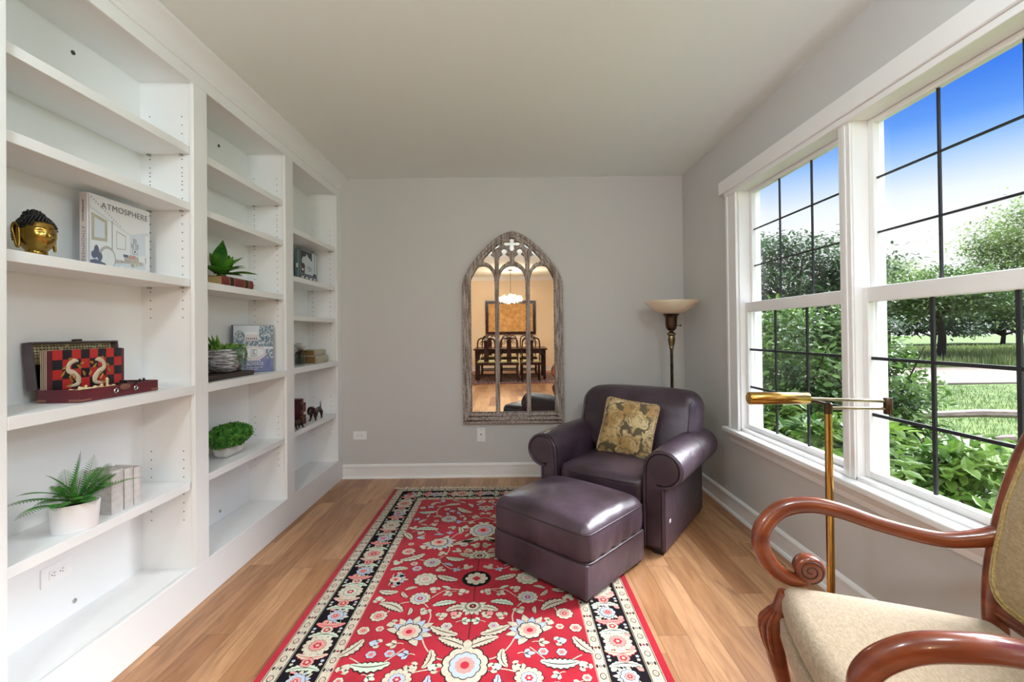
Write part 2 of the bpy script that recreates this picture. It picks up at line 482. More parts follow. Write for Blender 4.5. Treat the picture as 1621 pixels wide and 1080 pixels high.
# ------------------------------------------------------------------ mesh helpers
class MB:
    def __init__(s):
        s.v = []
        s.f = []
        s.m = []

    def add(s, vs, fs, mi=0, mtx=None):
        o = len(s.v)
        if mtx is not None:
            vs = [mtx @ Vector(p) for p in vs]
        s.v += [tuple(p) for p in vs]
        s.f += [tuple(i + o for i in f) for f in fs]
        s.m += [mi] * len(fs)
        return s

    def box(s, x0, x1, y0, y1, z0, z1, mi=0, mtx=None):
        vs = [(x0, y0, z0), (x1, y0, z0), (x1, y1, z0), (x0, y1, z0), (x0, y0, z1), (x1, y0, z1), (x1, y1, z1), (x0, y1, z1)]
        fs = [(3, 2, 1, 0), (4, 5, 6, 7), (0, 1, 5, 4), (1, 2, 6, 5), (2, 3, 7, 6), (3, 0, 4, 7)]
        return s.add(vs, fs, mi, mtx)

    def prism(s, poly, d, mi=0, mtx=None):
        """poly: 2D points in local XZ, thickness d along +Y"""
        n = len(poly)
        vs = [(p[0], 0, p[1]) for p in poly] + [(p[0], d, p[1]) for p in poly]
        fs = [tuple(range(n)), tuple(range(2 * n - 1, n - 1, -1))]
        for i in range(n):
            j = (i + 1) % n
            fs.append((j, i, i + n, j + n))
        return s.add(vs, fs, mi, mtx)

    def flat(s, poly, z=0.0, mi=0, mtx=None):
        return s.add([(p[0], p[1], z) for p in poly], [tuple(range(len(poly)))], mi, mtx)

    def tube(s, pts, r, seg=10, mi=0, closed=False, asp=(1, 1), caps=True, mtx=None, up=None):
        pts = [Vector(p) for p in pts]
        n = len(pts)
        rs = r if isinstance(r, (list, tuple)) else [r] * n
        tang = []
        for i in range(n):
            a = pts[(i - 1) % n] if closed or i > 0 else pts[i]
            b = pts[(i + 1) % n] if closed or i < n - 1 else pts[i]
            t = b - a
            tang.append(t.normalized() if t.length > 1e-9 else Vector((0, 0, 1)))
        u = Vector(up) if up else (Vector((0, 0, 1)) if abs(tang[0].z) < 0.9 else Vector((0, 1, 0)))
        vs, fs = [], []
        for i in range(n):
            t = tang[i]
            u = (u - t * u.dot(t))
            if u.length < 1e-6:
                u = Vector((1, 0, 0)) - t * t.x
            u.normalize()
            w = t.cross(u)
            for k in range(seg):
                a = 2 * pi * k / seg
                vs.append(pts[i] + u * (cos(a) * rs[i] * asp[0]) + w * (sin(a) * rs[i] * asp[1]))
            if up:
                u = Vector(up)
        m_ = n if closed else n - 1
        for i in range(m_):
            j = (i + 1) % n
            for k in range(seg):
                q = (k + 1) % seg
                fs.append((i * seg + k, i * seg + q, j * seg + q, j * seg + k))
        if not closed and caps:
            fs.append(tuple(range(seg - 1, -1, -1)))
            fs.append(tuple((n - 1) * seg + k for k in range(seg)))
        return s.add(vs, fs, mi, mtx)

    def lathe(s, prof, seg=24, mi=0, mtx=None, sx=1.0, sy=1.0):
        """prof: (r, z) from bottom to top"""
        vs, fs = [], []
        n = len(prof)
        for r, z in prof:
            for k in range(seg):
                a = 2 * pi * k / seg
                vs.append((cos(a) * r * sx, sin(a) * r * sy, z))
        for i in range(n - 1):
            for k in range(seg):
                q = (k + 1) % seg
                fs.append((i * seg + k, i * seg + q, (i + 1) * seg + q, (i + 1) * seg + k))
        fs.append(tuple(range(seg - 1, -1, -1)))
        fs.append(tuple((n - 1) * seg + k for k in range(seg)))
        return s.add(vs, fs, mi, mtx)

    def rbox(s, sx, sy, sz, r, n=6, nr=3, fn=None, mi=0, mtx=None):
        """rounded box centred on the origin, deformed by fn"""
        h = (sx / 2, sy / 2, sz / 2)

        def ax(hh):
            a = [-hh + r * (1 - cos(pi / 2 * i / nr)) * 1.0 for i in range(nr + 1)]
            a = [-hh + r * i / nr for i in range(nr + 1)]
            c = hh - r
            mid = [-c + 2 * c * i / n for i in range(1, n)]
            return a + mid + [-q for q in reversed(a)]
        X, Y, Z = ax(h[0]), ax(h[1]), ax(h[2])
        idx, vs, fs = {}, [], []

        def vert(p):
            k = tuple(round(c, 6) for c in p)
            if k in idx:
                return idx[k]
            q = [max(-(h[i] - r), min(h[i] - r, p[i])) for i in range(3)]
            d = Vector([p[i] - q[i] for i in range(3)])
            if d.length > 1e-9:
                w = Vector(q) + d.normalized() * r
            else:
                w = Vector(p)
            if fn:
                w = Vector(fn(w))
            idx[k] = len(vs)
            vs.append(w)
            return idx[k]
        for A, B, mk in ((X, Y, lambda a, b, e: (a, b, e * h[2])), (Y, Z, lambda a, b, e: (e * h[0], a, b)), (Z, X, lambda a, b, e: (b, e * h[1], a))):
            for e in (-1, 1):
                for i in range(len(A) - 1):
                    for j in range(len(B) - 1):
                        q = [vert(mk(A[i], B[j], e)), vert(mk(A[i + 1], B[j], e)), vert(mk(A[i + 1], B[j + 1], e)), vert(mk(A[i], B[j + 1], e))]
                        if len(set(q)) < 3:
                            continue
                        fs.append(tuple(q) if e > 0 else tuple(reversed(q)))
        return s.add(vs, fs, mi, mtx)

    def leaf(s, base, d, nrm, L, W, mi=0, bend=0.0, fold=0.15):
        d = d.normalized()
        w = d.cross(nrm)
        if w.length < 1e-5:
            w = d.orthogonal()
        w.normalize()
        u = w.cross(d)
        b = Vector(base)
        t = b + d * L - u * (bend * L)
        l1 = b + d * L * 0.3 + w * W * 0.5 + u * fold * W
        l2 = b + d * L * 0.68 + w * W * 0.40 + u * (fold * W - bend * L * 0.4)
        r1 = b + d * L * 0.3 - w * W * 0.5 + u * fold * W
        r2 = b + d * L * 0.68 - w * W * 0.40 + u * (fold * W - bend * L * 0.4)
        o = len(s.v)
        s.v += [tuple(b), tuple(l1), tuple(l2), tuple(t), tuple(r2), tuple(r1)]
        s.f += [(o, o + 1, o + 2, o + 3), (o, o + 3, o + 4, o + 5)]
        s.m += [mi, mi]

    def build(s, name, mats, parent=None, smooth=True, ang=0.7, bevel=0.0, bseg=2, sub=0, loc=None, rot=None):
        me = bpy.data.meshes.new(name)
        me.from_pydata(s.v, [], s.f)
        if len(s.f) < 40000:
            bm = bmesh.new()
            bm.from_mesh(me)
            bmesh.ops.recalc_face_normals(bm, faces=bm.faces)
            bm.to_mesh(me)
            bm.free()
        if not isinstance(mats, (list, tuple)):
            mats = [mats]
        for m in mats:
            me.materials.append(m)
        if len(mats) > 1:
            me.polygons.foreach_set('material_index', s.m)
        if smooth:
            me.shade_smooth()
            me.set_sharp_from_angle(angle=ang)
        me.update()
        o = bpy.data.objects.new(name, me)
        COL.objects.link(o)
        if parent:
            o.parent = parent
        if loc:
            o.location = loc
        if rot:
            o.rotation_euler = rot
        if bevel:
            b = o.modifiers.new('bevel', 'BEVEL')
            b.width = bevel
            b.segments = bseg
            b.limit_method = 'ANGLE'
            b.angle_limit = radians(40)
            b.harden_normals = False
        if sub:
            q = o.modifiers.new('subdivision', 'SUBSURF')
            q.levels = q.render_levels = sub
        return o


def tag(o, label=None, cat=None, group=None, kind=None):
    if label:
        o['label'] = label
    if cat:
        o['category'] = cat
    if group:
        o['group'] = group
    if kind:
        o['kind'] = kind
    return o


def thing(name, label, cat, loc=(0, 0, 0), rz=0.0, group=None):
    o = bpy.data.objects.new(name, None)
    o.empty_display_size = 0.05
    COL.objects.link(o)
    o.location = loc
    o.rotation_euler = (0, 0, rz)
    return tag(o, label, cat, group)


def struct(o):
    o['kind'] = 'structure'
    return o


def cat_path(pts, n=8, closed=False):
    """Catmull-Rom through the points"""
    P = [Vector(p) for p in pts]
    out = []
    N = len(P)
    for i in range(N if closed else N - 1):
        p0 = P[(i - 1) % N] if closed or i > 0 else P[0] * 2 - P[1]
        p1, p2 = P[i], P[(i + 1) % N]
        p3 = P[(i + 2) % N] if closed or i + 2 < N else P[-1] * 2 - P[-2]
        for k in range(n):
            t = k / n
            out.append(0.5 * ((2 * p1) + (p2 - p0) * t + (2 * p0 - 5 * p1 + 4 * p2 - p3) * t * t + (3 * p1 - p0 - 3 * p2 + p3) * t ** 3))
    if not closed:
        out.append(P[-1])
    return out


def lerp_list(a, n):
    """resample list of radii to n values"""
    out = []
    for i in range(n):
        t = i / (n - 1) * (len(a) - 1)
        k = min(int(t), len(a) - 2)
        out.append(a[k] + (a[k + 1] - a[k]) * (t - k))
    return out


def curve_fill(name, loops, ext, bev, mats, parent=None, loc=None, rot=None):
    """flat shape with holes in local XY, extruded along Z, as a mesh"""
    cu = bpy.data.curves.new(name, 'CURVE')
    cu.dimensions = '2D'
    cu.fill_mode = 'BOTH'
    cu.extrude = ext
    cu.bevel_depth = bev
    cu.bevel_resolution = 2
    for lp in loops:
        sp = cu.splines.new('POLY')
        sp.points.add(len(lp) - 1)
        for i, p in enumerate(lp):
            sp.points[i].co = (p[0], p[1], 0, 1)
        sp.use_cyclic_u = True
    return curve_to_mesh(name, cu, mats, parent, loc, rot)


def curve_to_mesh(name, cu, mats, parent=None, loc=None, rot=None, smooth=True):
    t = bpy.data.objects.new('temp', cu)
    COL.objects.link(t)
    dg = bpy.context.evaluated_depsgraph_get()
    dg.update()
    me = bpy.data.meshes.new_from_object(t.evaluated_get(dg))
    bpy.data.objects.remove(t)
    me.name = name
    me.materials.clear()
    me.materials.append(mats)
    if smooth:
        me.shade_smooth()
        me.set_sharp_from_angle(angle=0.6)
    o = bpy.data.objects.new(name, me)
    COL.objects.link(o)
    if parent:
        o.parent = parent
    if loc:
        o.location = loc
    if rot:
        o.rotation_euler = rot
    return o


def text(name, body, size, mat, parent, loc, rot, align='CENTER', width=1.0, space=1.0):
    cu = bpy.data.curves.new(name, 'FONT')
    cu.body = body
    cu.size = size
    cu.align_x = align
    cu.align_y = 'CENTER'
    cu.space_character = space
    cu.extrude = 0.0003
    o = curve_to_mesh(name, cu, mat, parent, loc, rot, smooth=False)
    o.scale = (width, 1, 1)
    return o


def copy_tree(o, parent=None):
    c = o.copy()
    COL.objects.link(c)
    if parent:
        c.parent = parent
    for ch in list(o.children):
        copy_tree(ch, c)
    return c


def sweep(mb, prof, a, b, up=(0, 0, 1), out=(0, -1, 0), mi=0):
    """profile (outwards, upwards) swept straight from a to b"""
    a, b, up, out = Vector(a), Vector(b), Vector(up), Vector(out)
    n = len(prof)
    vs = [a + out * p[0] + up * p[1] for p in prof] + [b + out * p[0] + up * p[1] for p in prof]
    fs = [tuple(range(n)), tuple(range(2 * n - 1, n - 1, -1))]
    for i in range(n):
        j = (i + 1) % n
        fs.append((j, i, i + n, j + n))
    # keep the faces outward whichever way the sweep runs
    if (b - a).cross(up).dot(out) < 0:
        fs = [tuple(reversed(f)) for f in fs]
    return mb.add(vs, fs, mi)


# ------------------------------------------------------------------ the room shell
H = 2.74
XB = -1.537        # face of the built-in bookcase
XBK = -1.805       # its back panel
XL = -1.83         # left wall
XR = 1.596         # right wall (inner face)
YB = 4.168         # back wall
YD = -5.0          # far wall of the dining room behind the camera
WT = 0.16
struct(MB().box(XL - 0.1, XR + WT, -0.9, YB + 0.1, -0.1, 0.0).box(-2.6, 2.6, YD - 0.1, -0.9, -0.1, 0.0).build('floor', M['floor'], smooth=False))
struct(MB().box(XL - 0.1, XR + WT, -0.9, YB + 0.1, H, H + 0.1).box(-2.6, 2.6, YD - 0.1, -0.9, H, H + 0.1).build('ceiling', M['ceiling'], smooth=False))
struct(MB().box(XL - 0.1, XR + WT, YB, YB + 0.1, 0, H).build('wall_back', M['wall'], smooth=False))
struct(MB().box(XL - 0.1, XL, -0.9, YB, 0, H).build('wall_left', M['wall'], smooth=False))

# right wall: two window openings, plus an unseen third added to let light in
ZS, ZH = 0.615, 2.30                     # rough opening
WINS = [(3.165, 2.165), (2.115, 1.115), (1.065, 0.065)]    # far, near edge of each sash opening
wr = MB()
y1w, y0w = WINS[0][0], WINS[-1][1]
wr.box(XR, XR + WT, y1w, YB, 0, H)
wr.box(XR, XR + WT, -0.9, y0w, 0, H)
wr.box(XR, XR + WT, y0w, y1w, 0, ZS)
wr.box(XR, XR + WT, y0w, y1w, ZH, H)
struct(wr.build('wall_right', M['wall'], smooth=False))

# dining room shell behind the camera
dr = MB()
dr.box(-2.6, 2.6, YD - 0.1, YD, 0, H)
struct(dr.build('wall_rear', M['peach'], smooth=False))
dl = MB()
dl.box(-2.6, -2.5, YD, -0.9, 0, H)
dl.box(-2.6, XL, -0.9, -0.8, 0, H)
struct(dl.build('wall_dining_left', M['peach'], smooth=False))
dd = MB()
dd.box(2.5, 2.6, YD, -0.9, 0, H)
dd.box(XR + WT, 2.6, -0.9, -0.8, 0, H)
struct(dd.build('wall_dining_right', M['peach'], smooth=False))

BASEP = [(0, 0), (0.016, 0), (0.016, 0.012), (0.012, 0.014), (0.012, 0.095), (0.016, 0.10), (0.016, 0.112), (0.008, 0.124), (0, 0.127)]
SHOE = [(0.012, 0), (0.028, 0), (0.027, 0.008), (0.022, 0.016), (0.012, 0.018)]


def baseboard(name, a, b, out):
    m_ = MB()
    sweep(m_, BASEP, a, b, out=out)
    sweep(m_, SHOE, a, b, out=out)
    return struct(m_.build(name, M['white'], ang=0.5))


baseboard('baseboard_back', (XB + 0.001, YB, 0), (XR, YB, 0), (0, -1, 0))
baseboard('baseboard_right', (XR, YB - 0.03, 0), (XR, -0.9, 0), (-1, 0, 0))
baseboard('baseboard_rear', (-2.5, YD, 0), (2.5, YD, 0), (0, 1, 0))
CROWN = [(0, 0), (0.012, 0.0), (0.02, 0.03), (0.06, 0.085), (0.075, 0.09), (0.075, 0.11), (0, 0.11)]
m_ = MB()
sweep(m_, CROWN, (-2.5, YD, H - 0.11), (2.5, YD, H - 0.11), out=(0, 1, 0))
struct(m_.build('trim_5', M['white'], ang=0.5))


# ------------------------------------------------------------------ windows
def window(name, y1, y0):
    """double-hung window between y1 (far) and y0 (near)"""
    w = bpy.data.objects.new(name, None)
    COL.objects.link(w)
    w.location = (XR, (y0 + y1) / 2, 0)
    struct(w)
    hy = (y1 - y0) / 2
    fr = MB()                              # jamb liner
    fr.box(0.0, 0.15, -hy, -hy + 0.018, ZS, ZH)
    fr.box(0.0, 0.15, hy - 0.018, hy, ZS, ZH)
    fr.box(0.0, 0.15, -hy, hy, ZH - 0.018, ZH)
    fr.box(0.0, 0.15, -hy, hy, ZS, ZS + 0.02)
    fr.box(0.095, 0.105, -hy + 0.018, -hy + 0.028, ZS, ZH)
    fr.box(0.095, 0.105, hy - 0.028, hy - 0.018, ZS, ZH)
    fr.build('window_frame', M['white'], w, bevel=0.002, smooth=False)

    def sash(nm, x0, z0, z1, bot, top, gw):
        s = MB()
        t = 0.034
        a, b = -hy + 0.019, hy - 0.019
        st = 0.030
        s.box(x0, x0 + t, a, a + st, z0, z1)
        s.box(x0, x0 + t, b - st, b, z0, z1)
        s.box(x0, x0 + t, a + st, b - st, z0, z0 + bot)
        s.box(x0, x0 + t, a + st, b - st, z1 - top, z1)
        o = s.build(nm, M['white'], w, bevel=0.004, smooth=False)
        MB().box(x0 + 0.015, x0 + 0.019, a + st - 0.004, b - st + 0.004, z0 + bot - 0.004, z1 - top + 0.004).build('pane', M['glass'], o, smooth=False)
        g = MB()
        for k in (1, 2):
            yy = a + st + (b - a - 2 * st) * k / 3
            g.box(x0 + 0.013, x0 + 0.022, yy - gw, yy + gw, z0 + bot, z1 - top)
            zz = z0 + bot + (z1 - top - z0 - bot) * k / 3
            g.box(x0 + 0.0135, x0 + 0.0215, a + st, b - st, zz - gw, zz + gw)
        g.build('grille', M['grille'], o, smooth=False)
    sash('upper_sash', 0.072, 1.455, ZH - 0.019, 0.05, 0.026, 0.0042)
    sash('lower_sash', 0.034, ZS + 0.021, 1.505, 0.032, 0.068, 0.0070)
    return w


for i, (a, b) in enumerate(WINS):
    window('window_%d' % (i + 1), a, b)

# casing, mullion covers, head, sill and apron
cs = MB()
CX0, CX1 = XR - 0.02, XR
cs.box(CX0, CX1, y1w - 0.008, y1w + 0.125, ZS + 0.003, ZH + 0.01)
cs.box(CX0 - 0.006, CX0 + 0.01, y1w + 0.10, y1w + 0.125, ZS + 0.003, ZH + 0.01)
cs.box(CX0, CX1, y0w - 0.125, y0w + 0.008, ZS + 0.003, ZH + 0.01)
for k in range(2):
    ya, yb = WINS[k][1], WINS[k + 1][0]
    cs.box(CX0 + 0.012, CX1 + 0.15, yb - 0.012, ya + 0.012, ZS + 0.003, ZH + 0.01)
    cs.box(CX0 + 0.007, CX0 + 0.013, (ya + yb) / 2 - 0.012, (ya + yb) / 2 + 0.012, ZS + 0.003, ZH + 0.01)
struct(cs.build('trim_1', M['white'], bevel=0.004, smooth=False))
hd = MB()
hd.box(XR - 0.045, XR, y0w - 0.17, y1w + 0.185, ZH + 0.008, ZH + 0.10)
hd.box(XR - 0.030, XR, y0w - 0.13, y1w + 0.130, ZH - 0.022, ZH + 0.008)
struct(hd.build('trim_2', M['white'], bevel=0.004, smooth=False))
sl = MB()
sl.box(XR - 0.06, XR + 0.034, y0w - 0.16, y1w + 0.16, ZS - 0.030, ZS + 0.002)
struct(sl.build('trim_3', M['white'], bevel=0.008, bseg=3, smooth=False))
APR = [(0, 0), (0.012, 0), (0.016, 0.012), (0.018, 0.03), (0.034, 0.052), (0.04, 0.062), (0.044, 0.072), (0, 0.072)]
ap = MB()
sweep(ap, APR, (XR, y1w + 0.125, ZS - 0.102), (XR, y0w - 0.125, ZS - 0.102), out=(-1, 0, 0))
struct(ap.build('trim_4', M['white'], ang=0.4))

# ------------------------------------------------------------------ built-in bookcase
bc = thing('built_in_bookcase', 'white floor-to-ceiling built-in bookcase with three bays along the left wall', 'bookcase', (XB, 2.75, 0))
BX = lambda x: x - XB
BY = lambda y: y - 2.75
BAYS = [(1.397, 2.222), (2.322, 3.131), (3.241, 4.053)]
YE0, YE1 = 1.285, YB - 0.002
ff = MB()
edges = [YE0, BAYS[0][0], BAYS[0][1], BAYS[1][0], BAYS[1][1], BAYS[2][0], BAYS[2][1], YE1]
for k in range(0, 8, 2):
    ff.box(-0.02, 0, BY(edges[k]), BY(edges[k + 1]), 0.192, 2.555)
ff.box(-0.02, 0, BY(YE0), BY(YE1), 0, 0.192)
ff.box(-0.02, 0, BY(YE0), BY(YE1), 2.555, H - 0.001)
ff.build('face_frame', M['shelf'], bc, bevel=0.0025, smooth=False)
MB().box(BX(XBK) - 0.012, BX(XBK), BY(YE0), BY(YE1), 0.17, 2.60).build('back_panel', M['shelf'], bc, smooth=False)
LEVELS = [[2.247, 1.970, 1.595, 1.075, 0.606], [2.247, 1.970, 1.595, 1.072, 0.606], [2.092, 1.743, 1.457, 1.078, 0.613]]
for bi, (ya, yb) in enumerate(BAYS):
    a, b = ya - 0.0115, yb + 0.0115
    for z in LEVELS[bi]:
        fixed = abs(z - 1.075) < 0.01
        if fixed:
            MB().box(BX(XBK), 0.0, BY(ya + 0.0005), BY(yb - 0.0005), z - 0.042, z).build('fixed_shelf', M['shelf'], bc, bevel=0.002, smooth=False)
        else:
            MB().box(BX(XBK), -0.024, BY(a + 0.001), BY(b - 0.001), z - 0.038, z).build('shelf', M['shelf'], bc, bevel=0.002, smooth=False)
    MB().box(BX(XBK), -0.02, BY(a), BY(b), 0.152, 0.182).build('bottom_panel', M['shelf'], bc, smooth=False)
    MB().box(BX(XBK), -0.02, BY(a), BY(b), 2.565, 2.60).build('top_panel', M['shelf'], bc, smooth=False)
    for z in LEVELS[bi]:
        if abs(z - 1.075) < 0.01:
            continue
        for xx in (-0.065, -0.222):
            MB().box(xx - 0.006, xx + 0.006, BY(b - 0.014), BY(b), z - 0.046, z - 0.0385).build('shelf_support', M['steel'], bc, smooth=False)
for k in range(4):
    ya = [YE0, BAYS[0][1] + 0.012, BAYS[1][1] + 0.012, BAYS[2][1] + 0.012][k]
    yb = [BAYS[0][0] - 0.012, BAYS[1][0] - 0.012, BAYS[2][0] - 0.012, YE1][k]
    up_ = MB().box(BX(XBK), -0.02, BY(ya), BY(yb), 0.0, H - 0.001)
    for bi, yy in ((k - 1, ya), (k, yb)):                   # drilled rows of shelf-pin holes
        if not 0 <= bi < 3:
            continue
        for xx in (-0.065, -0.222):
            for zc in LEVELS[bi]:
                if abs(zc - 1.075) < 0.01:
                    continue
                for q in range(-4, 5):
                    if q:
                        mt = Matrix.Translation((xx, BY(yy), zc + q * 0.042 - 0.02)) @ Matrix.Rotation(pi / 2, 4, 'X')
                        up_.lathe([(0.003, -0.0006), (0.003, 0.0006)], 8, mi=1, mtx=mt)
    up_.build('upright_panel', [M['shelf'], M['hole']], bc, smooth=False)
cw = MB()
BCR = [(0, 0), (0.006, 0), (0.010, 0.012), (0.006, 0.02), (0.012, 0.034), (0.016, 0.050), (0.030, 0.078), (0.052, 0.098), (0.058, 0.103), (0.064, 0.108), (0.064, 0.122), (0, 0.122)]
sweep(cw, BCR, (0, BY(YE0), H - 0.1235), (0, BY(YE1), H - 0.1235), out=(1, 0, 0))
cw.build('crown_molding', M['shelf'], bc, ang=0.4)
for yy, zz in ((1.889, 2.500), (1.888, 0.232), (2.835, 2.500), (2.825, 0.232)):
    mt = Matrix.Translation((BX(XBK), BY(yy), zz)) @ Matrix.Rotation(pi / 2, 4, 'Y')
    g = MB().lathe([(0.009, -0.001), (0.009, 0.003), (0.005, 0.004)], 14, mtx=mt)
    g.build('cable_grommet', M['steel'] if zz < 1 else M['hole'], bc)


# ------------------------------------------------------------------ outlets on the walls
def outlet(name, label, loc, rz, ry, slots=True, group=None):
    o = thing(name, label, 'outlet', loc, rz)
    mt = Matrix.Rotation(ry, 4, 'Y')
    p = MB().box(-0.038, 0.038, -0.006, 0, -0.062, 0.062, mtx=mt)
    p.build('plate', M['plate'], o, bevel=0.003, smooth=False)
    if slots:
        MB().box(-0.017, 0.017, -0.009, -0.005, -0.034, 0.034, mtx=mt).build('receptacle', M['plate'], o, bevel=0.001, smooth=False)
        s = MB()
        for zc in (-0.017, 0.017):
            s.box(-0.007, -0.005, -0.0096, -0.0085, zc - 0.002, zc + 0.006, mtx=mt)
            s.box(0.005, 0.007, -0.0096, -0.0085, zc - 0.002, zc + 0.006, mtx=mt)
            s.add([(0.0025 * cos(2 * pi * k / 8), -0.0093, zc - 0.008 + 0.0025 * sin(2 * pi * k / 8)) for k in range(8)], [tuple(range(8))], mtx=mt)
        s.build('slots', M['slot'], o, smooth=False)
    else:
        MB().lathe([(0.006, 0), (0.006, 0.006), (0.0025, 0.007), (0.0025, 0.012)], 12, mtx=Matrix.Translation((0, -0.006, 0.003)) @ Matrix.Rotation(pi / 2, 4, 'X')).build('jack', M['slot'], o)
        for zc in (-0.045, 0.045):
            MB().lathe([(0.003, 0), (0.003, 0.001)], 8, mtx=Matrix.Translation((0, -0.006, zc)) @ Matrix.Rotation(pi / 2, 4, 'X')).build('plate_screw', M['steel'], o)
    return o


outlet('wall_outlet', 'white sideways double outlet low on the back wall beside the bookcase', (-1.381, YB, 0.389), 0, pi / 2)
outlet('wall_jack', 'white upright jack plate on the back wall just below the mirror', (-0.276, YB, 0.384), 0, 0, False)['category'] = 'wall plate'
outlet('wall_outlet', 'white sideways double outlet inside the bookcase under the fern shelf', (XBK, 1.812, 0.390), pi / 2, pi / 2)

# floor register by the right wall
fr_ = thing('floor_register', 'slotted wooden vent grille set in the floor by the right wall', 'vent', (1.465, 2.655, 0.0))
g = MB()
g.box(-0.062, 0.062, -0.17, -0.152, 0.001, 0.008)
g.box(-0.062, 0.062, 0.152, 0.17, 0.001, 0.008)
g.box(-0.062, -0.044, -0.152, 0.152, 0.001, 0.008)
g.box(0.044, 0.062, -0.152, 0.152, 0.001, 0.008)
M['ventwood'] = pmat('vent_wood', (198, 154, 112), 0.45, col2=(178, 132, 92), nscale=8, stretch=(8, 1, 1))
g.build('frame', M['ventwood'], fr_, bevel=0.0015, smooth=False)
g = MB()
for k in range(16):
    yy = -0.146 + k * 0.0194
    g.box(-0.044, 0.044, yy - 0.0040, yy + 0.0040, 0.001, 0.006)
g.build('louvre', M['ventwood'], fr_, smooth=False)
MB().box(-0.044, 0.044, -0.152, 0.152, 0.0005, 0.0015).build('duct', M['slot'], fr_, smooth=False)


# ------------------------------------------------------------------ added fill lamps on the unseen part of the ceiling
def drum(label, x, y):
    o = thing('added_fill_light', label, 'fill light', (x, y, H))
    MB().lathe([(0.06, -0.02), (0.26, -0.02), (0.27, -0.012), (0.27, 0.0)], 32).build('canopy', M['white'], o)
    MB().lathe([(0.255, -0.085), (0.262, -0.08), (0.262, -0.021), (0.255, -0.021)], 32).build('shade', M['plate'], o)
    ld = bpy.data.lights.new('fill_lamp', 'POINT')
    ld.shadow_soft_size = 0.16
    ld.energy = 38.0
    ld.color = (0.78, 0.92, 1.0)
    lo = bpy.data.objects.new('lamp', ld)
    COL.objects.link(lo)
    lo.parent = o
    lo.location = (0, 0, -0.27)


drum('added white drum fill light on the window side of the ceiling', 0.92, 0.15)
drum('added white drum fill light on the bookcase side of the ceiling', -0.90, 0.15)

# ------------------------------------------------------------------ rug
RW, RL = 1.585, 2.44
rug = thing('oriental_rug', 'red oriental rug with black floral border and cream fringe on the wood floor', 'rug', (-0.193, 3.84 - RL / 2, 0.0))
RM = [pmat('rug_red', (150, 12, 32), 0.95, spec=0.1, col2=(172, 20, 42), nscale=7, sheen=0.15, bump=0.3, bscale=400, bdist=0.002),
      pmat('rug_black', (24, 20, 24), 0.95, spec=0.1),
      pmat('rug_cream', (200, 190, 170), 0.95, spec=0.1, col2=(182, 170, 150), nscale=60),
      pmat('rug_blue', (168, 178, 194), 0.95, spec=0.1),
      pmat('rug_pink', (206, 140, 132), 0.95, spec=0.1),
      pmat('rug_green', (188, 198, 178), 0.95, spec=0.1),
      pmat('rug_outline', (52, 36, 34), 0.95, spec=0.1),
      pmat('rug_rose', (178, 44, 58), 0.95, spec=0.1)]
RED, BLK, CRM, BLU, PNK, GRN, OUT, ROS = range(8)
rp = MB()
rp.box(-RW / 2, RW / 2, -RL / 2, RL / 2, 0.0, 0.008, RED)
Z0 = 0.008
LZ = 0.0002
rr = random.Random(11)


def rect(x0, x1, y0, y1, l, mi):
    rp.flat([(x0, y0), (x1, y0), (x1, y1), (x0, y1)], Z0 + LZ * l, mi)


def frame(o, i, l, mi):
    """band between inset o and inset i (the sides carry an extra red edge)"""
    e = 0.03
    for sx in (-1, 1):
        x0, x1 = sorted((sx * (RW / 2 - e - o), sx * (RW / 2 - e - i)))
        rect(x0, x1, -RL / 2 + o, RL / 2 - o, l, mi)
    for sy in (-1, 1):
        y0, y1 = sorted((sy * (RL / 2 - o), sy * (RL / 2 - i)))
        rect(-RW / 2 + e + i, RW / 2 - e - i, y0, y1, l, mi)


frame(0.0, 0.055, 1, CRM)
frame(0.055, 0.206, 1, BLK)
frame(0.206, 0.254, 1, CRM)
frame(0.003, 0.006, 2, OUT)
frame(0.050, 0.0535, 2, OUT)
frame(0.208, 0.2105, 2, OUT)
frame(0.250, 0.2525, 2, ROS)


SPOTS = []


def blob(x, y, r, n, l, mi, pet=0.0, rot=0.0, ex=1.0, sharp=False):
    """disc with n petals"""
    P = []
    k = n * (6 if not sharp else 2) if n else 16
    SPOTS.append((x, y, r))
    for i in range(k):
        a = 2 * pi * i / k
        if n:
            if sharp:
                q = r if i % 2 == 0 else r * (1 - pet)
            else:
                q = r * (1 - pet + pet * abs(cos(a * n / 2)) ** 0.6)
        else:
            q = r
        px, py = q * cos(a) * ex, q * sin(a)
        P.append((x + px * cos(rot) - py * sin(rot), y + px * sin(rot) + py * cos(rot)))
    # fan from the centre keeps concave outlines clean
    o = len(rp.v)
    z = Z0 + LZ * l
    rp.v.append((x, y, z))
    rp.v += [(p[0], p[1], z) for p in P]
    m_ = len(P)
    rp.f += [(o, o + 1 + i, o + 1 + (i + 1) % m_) for i in range(m_)]
    rp.m += [mi] * m_


def rosette(x, y, r, l=3, c1=CRM, c2=PNK, c3=ROS, n=10, rot=0.0):
    blob(x, y, r * 1.07, n, l, OUT, 0.16, rot)
    blob(x, y, r, n, l + 1, c1, 0.16, rot)
    blob(x, y, r * 0.60, n, l + 2, OUT, 0.2, rot)
    blob(x, y, r * 0.56, n, l + 3, c2, 0.2, rot)
    blob(x, y, r * 0.30, 6, l + 4, c3, 0.3, rot)
    blob(x, y, r * 0.12, 0, l + 5, CRM)


